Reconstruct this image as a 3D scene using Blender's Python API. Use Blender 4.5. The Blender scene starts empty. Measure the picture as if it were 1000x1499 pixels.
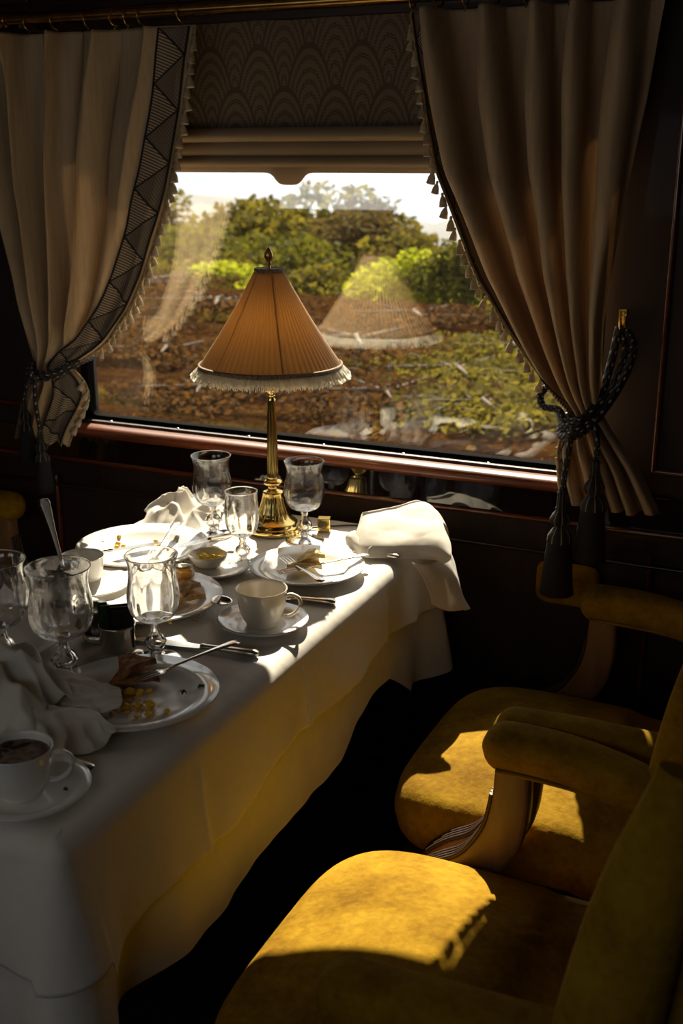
import bpy, math, random
from mathutils import Vector, Matrix, noise
random.seed(7)
PI = math.pi
C = bpy.context.scene.collection
sin, cos = math.sin, math.cos

# ------------------------------------------------------------------ mesh builder
class M:
    def __init__(s): s.v = []; s.f = []; s.uv = []; s.mi = []
    def face(s, idx, uv=None, mi=0):
        s.f.append(idx); s.uv.append(uv or [(0, 0)] * len(idx)); s.mi.append(mi)
    def grid(s, P, cu=False, cv=False, mi=0):
        """P[i][j] rows; cu closes along j, cv closes along i"""
        b = len(s.v); n = len(P); m = len(P[0])
        for r in P: s.v.extend(tuple(p) for p in r)
        for i in range(n if cv else n - 1):
            for j in range(m if cu else m - 1):
                i2, j2 = (i + 1) % n, (j + 1) % m
                u0, u1 = j / (m if cu else m - 1), (j + 1) / (m if cu else m - 1)
                v0, v1 = i / (n if cv else n - 1), (i + 1) / (n if cv else n - 1)
                s.face([b + i * m + j, b + i * m + j2, b + i2 * m + j2, b + i2 * m + j],
                       [(u0, v0), (u1, v0), (u1, v1), (u0, v1)], mi)
        return s
    def cap(s, ring, flip=False):
        b = len(s.v); s.v.extend(tuple(p) for p in ring)
        idx = list(range(b, b + len(ring)))
        s.face(idx[::-1] if flip else idx)
    def box(s, x0, x1, y0, y1, z0, z1):
        b = len(s.v)
        s.v.extend([(x, y, z) for x in (x0, x1) for y in (y0, y1) for z in (z0, z1)])
        for q in ((0, 1, 3, 2), (4, 6, 7, 5), (0, 4, 5, 1), (2, 3, 7, 6), (0, 2, 6, 4), (1, 5, 7, 3)):
            s.face([b + k for k in q], [(0, 0), (1, 0), (1, 1), (0, 1)])
        return s
    def lathe(s, prof, n=32, rf=None, ox=0, oy=0):
        """prof = [(r, z)], rf(angle, z, r) -> r"""
        P = []
        for r, z in prof:
            P.append([(ox + (rf(2 * PI * k / n, z, r) if rf else r) * cos(2 * PI * k / n),
                       oy + (rf(2 * PI * k / n, z, r) if rf else r) * sin(2 * PI * k / n), z) for k in range(n)])
        return s.grid(P, cu=True)
    def sweep(s, path, w, t=None, n=10, up=Vector((0, 0, 1)), e=2.0, caps=True):
        """superellipse section: w half widths sideways, t half thickness along up"""
        path = [Vector(p) for p in path]; P = []
        if not hasattr(w, '__len__'): w = [w] * len(path)
        if t is None: t = w
        if not hasattr(t, '__len__'): t = [t] * len(path)
        for i, p in enumerate(path):
            d = (path[min(i + 1, len(path) - 1)] - path[max(i - 1, 0)]).normalized()
            u = up
            if abs(d.dot(u)) > .96: u = Vector((1, 0, 0)) if abs(d.x) < .9 else Vector((0, 1, 0))
            sd = d.cross(u).normalized(); u2 = sd.cross(d).normalized()
            row = []
            for k in range(n):
                a = 2 * PI * k / n; ca, sa = cos(a), sin(a)
                x = math.copysign(abs(ca) ** (2 / e), ca); y = math.copysign(abs(sa) ** (2 / e), sa)
                row.append(p + sd * (x * w[i]) + u2 * (y * t[i]))
            P.append(row)
        s.grid(P, cu=True)
        if caps: s.cap(P[0]); s.cap(P[-1], True)
        return s
    def puff(s, cx, cy, z0, w, d, h, n=48, e=4, dome=.02, r=.03, crown=None):
        """cushion: superellipse plan w x d, side height h, rounded edges radius r, dome on top"""
        P = []
        prof = [(.0, 0), (.6, 0), (1 - r / w * 1.2, 0)]
        for k in range(1, 5): a = PI / 2 * k / 5; prof.append((1 - r / w * 2 * (1 - sin(a)), r * (1 - cos(a)) * 1.0))
        for k in range(5): prof.append((1 + .012 * sin(PI * k / 4), r + (h - 2 * r) * k / 4))
        for k in range(1, 6): a = PI / 2 * k / 5; prof.append((1 - r / w * 2 * (1 - cos(a)), h - r + r * sin(a)))
        rl = prof[-1][0]
        for k in range(1, 11):
            q = rl * (1 - k / 10); prof.append((max(q, .0), h + dome * (1 - (q / rl) ** 2.2)))
        for q, z in prof:
            row = []
            for k in range(n):
                a = 2 * PI * k / n; ca, sa = cos(a), sin(a)
                x = math.copysign(abs(ca) ** (2 / e), ca) * w / 2 * q; y = math.copysign(abs(sa) ** (2 / e), sa) * d / 2 * q
                row.append((cx + x, cy + y, z0 + z))
            P.append(row)
        return s.grid(P, cu=True)
    def tf(s, mat):
        s.v = [tuple(mat @ Vector(p)) for p in s.v]; return s
    def build(s, name, mat, parent=None, smooth=True, sub=0, solid=0, bevel=0, angle=None):
        me = bpy.data.meshes.new(name); me.from_pydata(s.v, [], s.f)
        uvl = me.uv_layers.new(name='UVMap'); k = 0
        flat = []
        for u in s.uv: 
            for q in u: flat.extend(q)
        uvl.data.foreach_set('uv', flat)
        for m_ in (mat if isinstance(mat, (list, tuple)) else [mat]): me.materials.append(m_)
        me.polygons.foreach_set('material_index', s.mi)
        me.polygons.foreach_set('use_smooth', [smooth] * len(s.f))
        me.validate(); me.update()
        o = bpy.data.objects.new(name, me); C.objects.link(o)
        if parent: o.parent = parent
        if angle: me.set_sharp_from_angle(angle=math.radians(angle))
        if solid: md = o.modifiers.new('Solid', 'SOLIDIFY'); md.thickness = solid; md.offset = 0
        if bevel: md = o.modifiers.new('Bev', 'BEVEL'); md.width = bevel; md.segments = 2; md.limit_method = 'ANGLE'
        if sub: md = o.modifiers.new('Sub', 'SUBSURF'); md.levels = md.render_levels = sub
        return o

def tag(o, label=None, cat=None, group=None, kind=None):
    if label: o['label'] = label
    if cat: o['category'] = cat
    if group: o['group'] = group
    if kind: o['kind'] = kind
    return o
def thing(name, label, cat, loc=(0, 0, 0), rz=0, group=None):
    o = bpy.data.objects.new(name, None); C.objects.link(o); o.location = loc; o.rotation_euler = (0, 0, rz)
    o.empty_display_size = .05
    return tag(o, label, cat, group)
def dup(root, loc=None, rz=None, label=None, group=None, mat=None):
    r = root.copy(); C.objects.link(r)
    if mat is not None: r.matrix_world = mat
    if loc is not None: r.location = loc
    if rz is not None: r.rotation_euler = (0, 0, rz)
    if label: r['label'] = label
    if group: r['group'] = group
    for ch in list(root.children):
        c = ch.copy(); C.objects.link(c); c.parent = r
        for g in list(ch.children):
            d = g.copy(); C.objects.link(d); d.parent = c
    return r
def rom(pts, n):
    """Catmull-Rom resample of a list of Vectors/tuples"""
    pts = [Vector(p) for p in pts]; out = []
    q = [pts[0] * 2 - pts[1]] + pts + [pts[-1] * 2 - pts[-2]]
    L = len(pts) - 1
    for k in range(n + 1):
        t = k / n * L; i = min(int(t), L - 1); u = t - i
        a, b, c, d = q[i], q[i + 1], q[i + 2], q[i + 3]
        out.append(.5 * ((2 * b) + (c - a) * u + (2 * a - 5 * b + 4 * c - d) * u * u + (3 * b - a - 3 * c + d) * u ** 3))
    return out
def lerp1(tab, x):
    """piecewise smooth interpolation over [(x, y)] sorted by x"""
    if x <= tab[0][0]: return tab[0][1]
    for (a, p), (b, q) in zip(tab, tab[1:]):
        if x <= b: return p + (q - p) * (x - a) / (b - a)
    return tab[-1][1]
def nz(x, y, z=0, s=1): return noise.noise(Vector((x * s, y * s, z)))

# ------------------------------------------------------------------ node materials
class N:
    """a node socket with arithmetic"""
    def __init__(s, nt, sk): s.nt = nt; s.sk = sk
    def _op(s, op, *o, rev=False):
        n = s.nt.nodes.new('ShaderNodeMath'); n.operation = op
        a = [s] + list(o)
        if rev: a = a[::-1]
        for i, q in enumerate(a):
            if isinstance(q, N): s.nt.links.new(q.sk, n.inputs[i])
            else: n.inputs[i].default_value = q
        return N(s.nt, n.outputs[0])
    def __add__(s, o): return s._op('ADD', o)
    def __sub__(s, o): return s._op('SUBTRACT', o)
    def __rsub__(s, o): return s._op('SUBTRACT', o, rev=True)
    def __mul__(s, o): return s._op('MULTIPLY', o)
    def __truediv__(s, o): return s._op('DIVIDE', o)
    def __gt__(s, o): return s._op('GREATER_THAN', o)
    def __lt__(s, o): return s._op('LESS_THAN', o)
    def fract(s): return s._op('FRACT')
    def floor(s): return s._op('FLOOR')
    def abs(s): return s._op('ABSOLUTE')
    def sin(s): return s._op('SINE')
    def pw(s, o): return s._op('POWER', o)
    def sq(s): return s._op('SQRT')
    def mx(s, o): return s._op('MAXIMUM', o)
    def mn(s, o): return s._op('MINIMUM', o)
class Mat:
    def __init__(s, name):
        s.m = bpy.data.materials.new(name); s.m.use_nodes = True; s.nt = s.m.node_tree; s.nt.nodes.clear()
        s.out = s.nt.nodes.new('ShaderNodeOutputMaterial')
    def node(s, t, **kw):
        n = s.nt.nodes.new(t)
        for k, v in kw.items():
            if hasattr(n, k) and not k[0].isupper(): setattr(n, k, v)
        return n
    def link(s, a, b): s.nt.links.new(a.sk if isinstance(a, N) else a, b)
    def coord(s, which='Object', scale=(1, 1, 1)):
        t = s.nt.nodes.new('ShaderNodeTexCoord'); mp = s.nt.nodes.new('ShaderNodeMapping')
        s.link(t.outputs[which], mp.inputs[0]); mp.inputs['Scale'].default_value = scale
        return mp.outputs[0]
    def xyz(s, which='Object'):
        t = s.nt.nodes.new('ShaderNodeTexCoord'); q = s.nt.nodes.new('ShaderNodeSeparateXYZ')
        s.link(t.outputs[which], q.inputs[0]); return [N(s.nt, o) for o in q.outputs]
    def noise(s, vec, scale=5, detail=4, rough=.55, dist=0):
        n = s.nt.nodes.new('ShaderNodeTexNoise'); s.link(vec, n.inputs['Vector'])
        n.inputs['Scale'].default_value = scale; n.inputs['Detail'].default_value = detail
        n.inputs['Roughness'].default_value = rough; n.inputs['Distortion'].default_value = dist
        return N(s.nt, n.outputs[0])
    def ramp(s, fac, stops):
        n = s.nt.nodes.new('ShaderNodeValToRGB'); s.link(fac, n.inputs[0]); cr = n.color_ramp
        while len(cr.elements) < len(stops): cr.elements.new(.5)
        for e, (p, c) in zip(cr.elements, stops): e.position = p; e.color = (*c, 1)
        return n.outputs[0]
    def mix(s, fac, a, b):
        n = s.nt.nodes.new('ShaderNodeMix'); n.data_type = 'RGBA'
        s.link(fac, n.inputs[0]) if not isinstance(fac, (int, float)) else setattr(n.inputs[0], 'default_value', fac)
        for k, q in ((6, a), (7, b)):
            if isinstance(q, tuple): n.inputs[k].default_value = (*q, 1)
            else: s.link(q, n.inputs[k])
        return n.outputs[2]
    def bump(s, h, dist=.001, strength=1):
        n = s.nt.nodes.new('ShaderNodeBump'); s.link(h, n.inputs['Height'])
        n.inputs['Distance'].default_value = dist; n.inputs['Strength'].default_value = strength
        return n.outputs[0]
    def pbsdf(s, color=(.5, .5, .5), rough=.5, metal=0, normal=None, **kw):
        p = s.nt.nodes.new('ShaderNodeBsdfPrincipled')
        if isinstance(color, tuple): p.inputs['Base Color'].default_value = (*color, 1)
        else: s.link(color, p.inputs['Base Color'])
        if isinstance(rough, (int, float)): p.inputs['Roughness'].default_value = rough
        else: s.link(rough, p.inputs['Roughness'])
        p.inputs['Metallic'].default_value = metal
        if normal is not None: s.link(normal, p.inputs['Normal'])
        for k, v in kw.items():
            k = k.replace('_', ' ')
            p.inputs[k].default_value = v
        return p.outputs[0]
    def bs(s, t, color=None, **kw):
        n = s.nt.nodes.new(t)
        if color is not None:
            if isinstance(color, tuple): n.inputs['Color'].default_value = (*color, 1)
            else: s.link(color, n.inputs['Color'])
        for k, v in kw.items(): n.inputs[k].default_value = v
        return n.outputs[0]
    def mixs(s, fac, a, b):
        n = s.nt.nodes.new('ShaderNodeMixShader')
        if isinstance(fac, (int, float)): n.inputs[0].default_value = fac
        else: s.link(fac, n.inputs[0])
        s.link(a, n.inputs[1]); s.link(b, n.inputs[2]); return n.outputs[0]
    def done(s, sh): s.link(sh, s.out.inputs[0]); return s.m

def simple(name, color, rough=.5, metal=0, nscale=0, namp=.15, bump=0, bscale=200, trans=0, **kw):
    m = Mat(name); col = color; v = m.coord()
    if nscale:
        n = m.noise(v, nscale, 4)
        d = tuple(c * (1 - namp * 2) for c in color); l = tuple(min(1, c * (1 + namp * 2)) for c in color)
        col = m.ramp(n, [(.3, d), (.7, l)])
    nm = m.bump(m.noise(v, bscale, 2), bump) if bump else None
    sh = m.pbsdf(col, rough, metal, nm, **kw)
    if trans:
        t = m.bs('ShaderNodeBsdfTranslucent', col); sh = m.mixs(trans, sh, t)
    return m.done(sh)

def wood(name, dark, light, rough=.25, coat=.6, sc=(1, 12, 12)):
    m = Mat(name); v = m.coord('Object', sc)
    n = m.noise(v, 3, 6, .6, .6)
    return m.done(m.pbsdf(m.ramp(n, [(.3, dark), (.7, light)]), rough, 0, None, Coat_Weight=coat, Coat_Roughness=.05))

MT = {}
MT['mahogany'] = wood('mahogany', (.012, .004, .002), (.035, .012, .005), .3, .5)
MT['mahogany_v'] = wood('mahogany_vertical', (.010, .0035, .002), (.03, .010, .005), .6, .03, (12, 12, 1))
MT['sillwood'] = wood('sill_wood', (.09, .020, .007), (.22, .055, .018), .34, .3)
MT['redwood'] = wood('red_bead_wood', (.07, .014, .006), (.14, .032, .012), .25, .8)
MT['lacquer'] = simple('black_lacquer', (.012, .006, .004), .06, 0, Coat_Weight=1.0, Coat_Roughness=.03)
MT['legwood'] = wood('chair_wood', (.15, .075, .028), (.27, .145, .06), .5, .08, (6, 6, 1))
MT['reed'] = simple('reeded_wood', (.035, .014, .006), .5)
MT['rubber'] = simple('black_rubber', (.006, .006, .006), .95, Specular_IOR_Level=.02)
MT['steel'] = simple('grey_metal', (.045, .034, .048), .38, 0, 30, .1)
MT['brass'] = simple('polished_brass', (.83, .60, .20), .14, 1, 20, .08)
MT['olbrass'] = simple('aged_brass', (.52, .30, .09), .28, 1, 25, .15)
MT['silver'] = simple('silver_plate', (.80, .77, .71), .17, 1, 30, .06)
MT['dullsilver'] = simple('dull_silver', (.62, .57, .49), .26, 1, 18, .15)
MT['porcelain'] = simple('porcelain', (.80, .78, .74), .18, 0, Coat_Weight=.5, Coat_Roughness=.04)
MT['cream_china'] = simple('cream_china', (.76, .70, .60), .22, 0, Coat_Weight=.4)
MT['toast'] = simple('toast', (.64, .37, .15), .85, 0, 60, .35, .002, 160)
MT['toastd'] = simple('dark_toast', (.36, .16, .06), .85, 0, 70, .4, .002, 160)
MT['toastl'] = simple('light_toast', (.86, .50, .22), .85, 0, 60, .3, .002, 160)
MT['egg'] = simple('scrambled_egg', (.90, .52, .035), .5, 0, 90, .12, .001, 150, .1)
MT['butter'] = simple('butter', (.93, .66, .05), .4, 0, 60, .08)
MT['coffee'] = simple('coffee_foam', (.20, .135, .095), .6, 0, 60, .45)
MT['coffeed'] = simple('coffee_dregs', (.03, .016, .010), .4, 0, 60, .3)
MT['herb'] = simple('herb', (.03, .06, .015), .6, 0, 90, .3)
MT['packetdark'] = simple('dark_foil_packet', (.02, .016, .014), .3, 0, 40, .2)
MT['packetgreen'] = simple('green_packet', (.03, .12, .02), .4, 0, 40, .15)
MT['shakerm'] = simple('dark_metal', (.12, .10, .08), .3, 1)
MT['ceiling'] = simple('ceiling_paint', (.20, .15, .10), .8, 0, 4, .08)
MT['cord_black'] = simple('black_cord', (.008, .007, .007), .8, 0, bump=.001, bscale=400)
MT['gimp'] = simple('gold_gimp', (.38, .26, .12), .75, 0, 120, .3, .002, 300)
MT['tassel'] = simple('cream_tassel', (.52, .42, .28), .85, 0, 80, .2, .001, 300, .15)
MT['fringe'] = simple('cream_fringe', (.92, .88, .78), .9, 0, 150, .06, 0, 400, .5)
MT['flex'] = simple('cable', (.02, .015, .01), .5)
MT['mark'] = simple('engraving', (.05, .03, .01), .5)

def linen(name, col, trans=0):
    m = Mat(name); v = m.coord()
    x, y, z = m.xyz()
    wv = m.noise(v, 700, 2)
    nb = m.noise(v, 7, 3); nb2 = m.noise(v, 60, 3)
    c = m.ramp(nb2, [(.3, tuple(a * .95 for a in col)), (.7, col)])
    sh = m.pbsdf(c, .85, 0, m.bump(nb * 6 + wv * .25, .0012), Sheen_Weight=.12)
    if trans: sh = m.mixs(trans, sh, m.bs('ShaderNodeBsdfTranslucent', c))
    return m.done(sh)
MT['cloth'] = linen('table_linen', (.80, .76, .70))
MT['napkin'] = linen('napkin_linen', (.78, .74, .67), .15)

def drapery():
    m = Mat('curtain_silk'); v = m.coord('Object', (14, 14, .6)); n = m.noise(v, 8, 4)
    x, y, z = m.xyz()
    c = m.ramp(n, [(.3, (.50, .365, .22)), (.7, (.62, .465, .285))])
    wv = m.noise(m.coord(), 600, 2)
    sh = m.pbsdf(c, .62, 0, m.bump(wv, .0003, .4), Sheen_Weight=.25, Sheen_Roughness=.4)
    return m.done(m.mixs(.16, sh, m.bs('ShaderNodeBsdfTranslucent', c)))
MT['silk'] = drapery()

def velvet():
    m = Mat('gold_velvet'); v = m.coord()
    n = m.noise(v, 9, 5, .65); n2 = m.noise(v, 90, 3)
    c = m.ramp(n * .75 + n2 * .25, [(.36, (.17, .085, .004)), (.5, (.27, .150, .007)), (.64, (.38, .225, .014))])
    sh = m.pbsdf(c, .85, 0, m.bump(n2, .0012), Sheen_Weight=.07, Sheen_Roughness=.4, Sheen_Tint=(1, .75, .35, 1), Specular_IOR_Level=.06)
    return m.done(sh)
MT['velvet'] = velvet()

def band():
    """zigzag border: pale triangles in fine stripes against dark ones"""
    m = Mat('zigzag_border'); u, v, _ = m.xyz('UV')
    t = ((v * 9.5).fract() - .5).abs() * 2          # 0..1 triangle wave along the length
    light = t > u
    st = ((v * 170 + (u * 4)).fract()) > .45
    dk = ((v * 130 + u * 10).fract()) > .5
    ca = m.mix(st, (.56, .43, .28), (.12, .085, .06))
    cb = m.mix(dk, (.13, .10, .072), (.24, .18, .125))
    c = m.mix(light, cb, ca)
    edge = (t - u).abs() < .05
    c = m.mix(edge, c, (.015, .012, .010))
    return m.done(m.pbsdf(c, .8, 0, m.bump(st * light, .0008)))
MT['band'] = band()

def scallop():
    m = Mat('fan_scallop_fabric'); u, v, _ = m.xyz('UV')
    X = u * 9.3; Y = v * 3.1                          # columns across, rows up
    j = Y.floor()
    def dist(jj):
        off = (jj * .5).fract()                      # 0 or .5
        fx = ((X - off).fract() - .5)
        dy = (Y - jj) / 2.0
        return ((fx * fx) * 4 + (dy * dy)).sq()
    d1 = dist(j - 1); d0 = dist(j)
    in1 = d1 < 1
    d = in1 * d1 + (in1 * -1 + 1) * d0
    arcs = ((d * 7).fract() > .55)
    thread = ((u * 420).sin() * (v * 300).sin()) > -.2
    dark = arcs * thread
    rim = (d > .93)
    dk = dark.mx(rim * .9)
    c = m.mix(dk, (.20, .15, .10), (.105, .078, .052))
    sh = m.pbsdf(c, .85, 0, m.bump(dk, .0006))
    return m.done(m.mixs(.05, sh, m.bs('ShaderNodeBsdfTranslucent', c)))
MT['scallop'] = scallop()
def blindlite():
    m = Mat('blind_lining'); c = (.40, .30, .18)
    return m.done(m.mixs(.07, m.pbsdf(c, .8), m.bs('ShaderNodeBsdfTranslucent', c)))
MT['blind'] = blindlite()

def rope():
    m = Mat('flecked_rope'); u, v, _ = m.xyz('UV')
    # diagonal braid, u around, v is metres along * 1
    a = u * 4 + v * 55; b = u * 4 - v * 55
    cell = (a.fract() - .5).abs() + (b.fract() - .5).abs()
    f = (cell < .27) * (((a.floor() + b.floor()) * .5).fract() < .3)
    c = m.mix(f, (.008, .007, .009), (.50, .42, .32))
    return m.done(m.pbsdf(c, .6, 0, m.bump(1 - cell, .003), Sheen_Weight=.1))
MT['rope'] = rope()
def blacktassel():
    m = Mat('black_tassel'); u, v, _ = m.xyz('UV')
    f = ((u * 8).fract() - .5).abs() < .07
    c = m.mix(f, (.008, .007, .009), (.40, .33, .25))
    n = (u * 380).sin()
    return m.done(m.pbsdf(c, .65, 0, m.bump(n, .0008)))
MT['btassel'] = blacktassel()
MT['bskirt'] = simple('black_thread', (.007, .006, .008), .75, 0, bump=.002, bscale=500)

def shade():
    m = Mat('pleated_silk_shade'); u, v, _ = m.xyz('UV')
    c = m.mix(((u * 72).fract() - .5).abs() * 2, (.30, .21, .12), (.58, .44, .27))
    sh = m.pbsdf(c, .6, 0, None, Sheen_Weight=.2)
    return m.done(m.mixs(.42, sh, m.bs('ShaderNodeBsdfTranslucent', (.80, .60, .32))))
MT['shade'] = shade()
MT['shaderib'] = simple('shade_rib', (.16, .10, .06), .7)
MT['shadetrim'] = simple('shade_trim', (.26, .18, .11), .8, 0, 200, .3, .001, 500)
def bulbm():
    m = Mat('warm_bulb'); return m.done(m.bs('ShaderNodeEmission', (1, .60, .20), Strength=34))
MT['bulb'] = bulbm()

def crystal(name, tint=(1, 1, 1), clear=.10):
    m = Mat(name)
    g = m.bs('ShaderNodeBsdfGlass', tint, Roughness=0.0, IOR=1.5)
    t = m.bs('ShaderNodeBsdfTransparent', tuple(.97 * c for c in tint))
    return m.done(m.mixs(clear, g, t))
MT['crystal'] = crystal('crystal_glass')
MT['honey'] = crystal('honey', (1.0, .62, .12), .3)
def pane():
    m = Mat('window_glass')
    fr = m.nt.nodes.new('ShaderNodeFresnel'); fr.inputs[0].default_value = 1.5
    f = N(m.nt, fr.outputs[0]) * 2.6
    v = m.coord('Object', (1, 1, 1))
    dust = (m.noise(m.coord('Object', (300, 1, 300)), 1, 2) > .72) * .012
    film = m.noise(v, 5, 3) * .003
    t = m.bs('ShaderNodeBsdfTransparent', (.97, .98, .97))
    d = m.bs('ShaderNodeBsdfTranslucent', (.8, .75, .65))
    base = m.mixs(dust + film, t, d)
    return m.done(m.mixs(f.mn(.9), base, m.bs('ShaderNodeBsdfGlossy', (1, 1, 1), Roughness=0.0)))
MT['pane'] = pane()
def carpet():
    m = Mat('carpet'); x, y, z = m.xyz()
    k = (((x * 9).fract() - .5).abs() + ((y * 9).fract() - .5).abs())
    ln = (k - .5).abs() < .05
    c = m.mix(ln, (.012, .009, .007), (.035, .018, .010))
    return m.done(m.pbsdf(c, .95, 0, m.bump(m.noise(m.coord(), 600, 2), .003)))
MT['carpet'] = carpet()
def bank():
    m = Mat('dry_bank'); v = m.coord('Object', (.12, 1.5, 1.5))
    n = m.noise(v, 2.2, 8, .68, .6); n2 = m.noise(m.coord('Object', (.12, .5, .5)), 1.4, 3)
    c = m.ramp(n, [(.30, (.006, .0022, .0008)), (.45, (.020, .0075, .0022)), (.58, (.046, .019, .005)), (.72, (.11, .058, .014))])
    c2 = m.ramp(n, [(.3, (.02, .022, .003)), (.7, (.11, .11, .012))])
    msk = m.ramp(n2, [(.52, (0, 0, 0)), (.66, (1, 1, 1))])
    return m.done(m.pbsdf(m.mix(msk, c, c2), 1.0, 0, m.bump(n, .12), Specular_IOR_Level=0.0))
MT['bank'] = bank()
def leafm(name, a, b, tr=.5):
    m = Mat(name); n = m.noise(m.coord(), .9, 3)
    c = m.ramp(n, [(.3, a), (.7, b)])
    return m.done(m.mixs(tr, m.pbsdf(c, .9, Specular_IOR_Level=.1), m.bs('ShaderNodeBsdfTranslucent', c)))
MT['leaf_olive'] = leafm('olive_leaves', (.06, .052, .007), (.20, .16, .018))
MT['leaf_brown'] = leafm('brown_leaves', (.05, .032, .010), (.12, .08, .022))
MT['leaf_green'] = leafm('green_leaves', (.05, .052, .006), (.16, .145, .012))
MT['leaf_lime'] = leafm('lime_leaves', (.22, .25, .01), (.46, .46, .03))
MT['leaf_scrub'] = leafm('scrub_leaves', (.035, .014, .004), (.12, .058, .015))
MT['drygrass'] = leafm('dry_grass', (.05, .022, .007), (.12, .065, .018), .65)
MT['bark'] = simple('bark', (.09, .06, .04), .9, 0, 6, .3)
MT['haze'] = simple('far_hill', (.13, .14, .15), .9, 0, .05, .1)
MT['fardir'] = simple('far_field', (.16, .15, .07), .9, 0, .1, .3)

# ------------------------------------------------------------------ camera and light
cam_d = bpy.data.cameras.new('camera'); cam = bpy.data.objects.new('camera', cam_d); C.objects.link(cam)
cam.location = (1.0989, -2.3267, 1.51)
cam.rotation_euler = (math.radians(90 - 17.318), 0, math.radians(24.5))
cam_d.sensor_fit = 'AUTO'; cam_d.sensor_width = 36; cam_d.lens = 39.626; cam_d.clip_start = .02; cam_d.clip_end = 2000
cam_d.dof.use_dof = True; cam_d.dof.focus_distance = 1.98; cam_d.dof.aperture_fstop = 5.6
bpy.context.scene.camera = cam

SUN = Vector((.2673, -.7191, -.6414))
sd = bpy.data.lights.new('sun', 'SUN'); sd.energy = 17.5; sd.angle = .0095; sd.color = (1, .86, .65)
so = bpy.data.objects.new('sun', sd); C.objects.link(so); so.rotation_euler = SUN.to_track_quat('-Z', 'Y').to_euler()
so.location = (-2, 5, 5)
W = bpy.data.worlds.new('sky'); bpy.context.scene.world = W; W.use_nodes = True
wn = W.node_tree; wn.nodes.clear()
tc = wn.nodes.new('ShaderNodeTexCoord'); mp = wn.nodes.new('ShaderNodeMapping'); mp.inputs['Scale'].default_value = (3, 3, 16)
no = wn.nodes.new('ShaderNodeTexNoise'); no.inputs['Scale'].default_value = 1.6; no.inputs['Detail'].default_value = 4
cr = wn.nodes.new('ShaderNodeValToRGB'); bg = wn.nodes.new('ShaderNodeBackground'); wo = wn.nodes.new('ShaderNodeOutputWorld')
wn.links.new(tc.outputs['Generated'], mp.inputs[0]); wn.links.new(mp.outputs[0], no.inputs['Vector'])
wn.links.new(no.outputs[0], cr.inputs[0]); wn.links.new(cr.outputs[0], bg.inputs[0]); wn.links.new(bg.outputs[0], wo.inputs[0])
cr.color_ramp.elements[0].position = .38; cr.color_ramp.elements[0].color = (.70, .73, .78, 1)
cr.color_ramp.elements[1].position = .60; cr.color_ramp.elements[1].color = (.95, .93, .88, 1)
bg.inputs[1].default_value = 1.75
def portal(loc, sx, sz, ry):
    l = bpy.data.lights.new('portal', 'AREA'); l.shape = 'RECTANGLE'; l.size = sx; l.size_y = sz; l.cycles.is_portal = True
    o = bpy.data.objects.new('portal', l); C.objects.link(o); o.location = loc; o.rotation_euler = ry

# ------------------------------------------------------------------ the carriage
X0, X1, YB, ZC = -2.6, 2.6, -3.05, 2.25
WX, WXR, WZ0, WZ1 = .69, .635, .872, 1.66
struct = lambda o: tag(o, kind='structure')
m = M()
m.box(X0, -WX, -.02, .06, 0, ZC).box(WXR, X1, -.02, .06, 0, ZC).box(-WX, WXR, -.02, .06, WZ1, ZC).box(-WX, WXR, -.02, .06, 0, WZ0)
struct(m.build('wall_window', MT['mahogany_v'], smooth=False))
struct(M().box(X0, X1, YB, .06, -.06, 0).build('floor', MT['carpet'], smooth=False))
struct(M().box(X0, X1, YB, .06, ZC, ZC + .05).build('ceiling', MT['ceiling'], smooth=False))
struct(M().box(X0 - .06, X0, YB, .06, 0, ZC).build('wall_left', MT['mahogany_v'], smooth=False))
struct(M().box(X1, X1 + .06, YB, .06, 0, ZC).build('wall_right', MT['mahogany_v'], smooth=False))
m = M()   # aisle side with its own windows
m.box(X0, X1, YB - .06, YB, 0, 1.27).box(X0, X1, YB - .06, YB, 1.7, ZC)
AW = [(-1.75, -.65), (.05, 1.05)]
m.box(X0, AW[0][0], YB - .06, YB, 1.27, 1.7).box(AW[0][1], AW[1][0], YB - .06, YB, 1.27, 1.7).box(AW[1][1], X1, YB - .06, YB, 1.27, 1.7)
struct(m.build('wall_aisle', MT['mahogany_v'], smooth=False))
for a, b in AW:
    portal(((a + b) / 2, YB - .03, 1.485), b - a, .43, (math.radians(90), 0, 0))
portal(((WXR - WX) / 2, .075, (WZ0 + WZ1) / 2), WX + WXR, WZ1 - WZ0, (math.radians(-90), 0, 0))

# window: pane, black rubber frame, grey metal strip with screws
win = thing('window_1', None, None); struct(win)
for yy in (.012, .020):   # double glazing, each sheet a face turned to the room
    M().grid([[(-WX, yy, WZ0), (WXR, yy, WZ0)], [(-WX, yy, WZ1), (WXR, yy, WZ1)]]).build('window_pane', MT['pane'], win, smooth=False)
m = M()
def roundframe(mm, x0, x1, z0, z1, w, r, y0, y1, n=6):
    def ring(ox):
        out = []
        for cx, cz, a0 in ((x1 - r, z1 - r, 0), (x0 + r, z1 - r, 90), (x0 + r, z0 + r, 180), (x1 - r, z0 + r, 270)):
            for k in range(n + 1):
                a = math.radians(a0 + 90 * k / n); out.append((cx + (r + ox) * cos(a), cz + (r + ox) * sin(a)))
        return out
    I, O = ring(0), ring(w)
    P = [[(x, y, z) for x, z in R] for R, y in ((O, y1), (O, y0), (I, y0), (I, y1))]
    mm.grid(P, cu=True, cv=True)
roundframe(m, -.668, .613, .886, 1.64, .026, .022, -.006, .02)
m.build('window_frame', MT['rubber'], win, smooth=False)
m = M().box(-.67, .615, -.026, -.004, .868, .8765)
strip = m.build('metal_strip', MT['steel'], win, smooth=False, bevel=.001)
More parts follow.
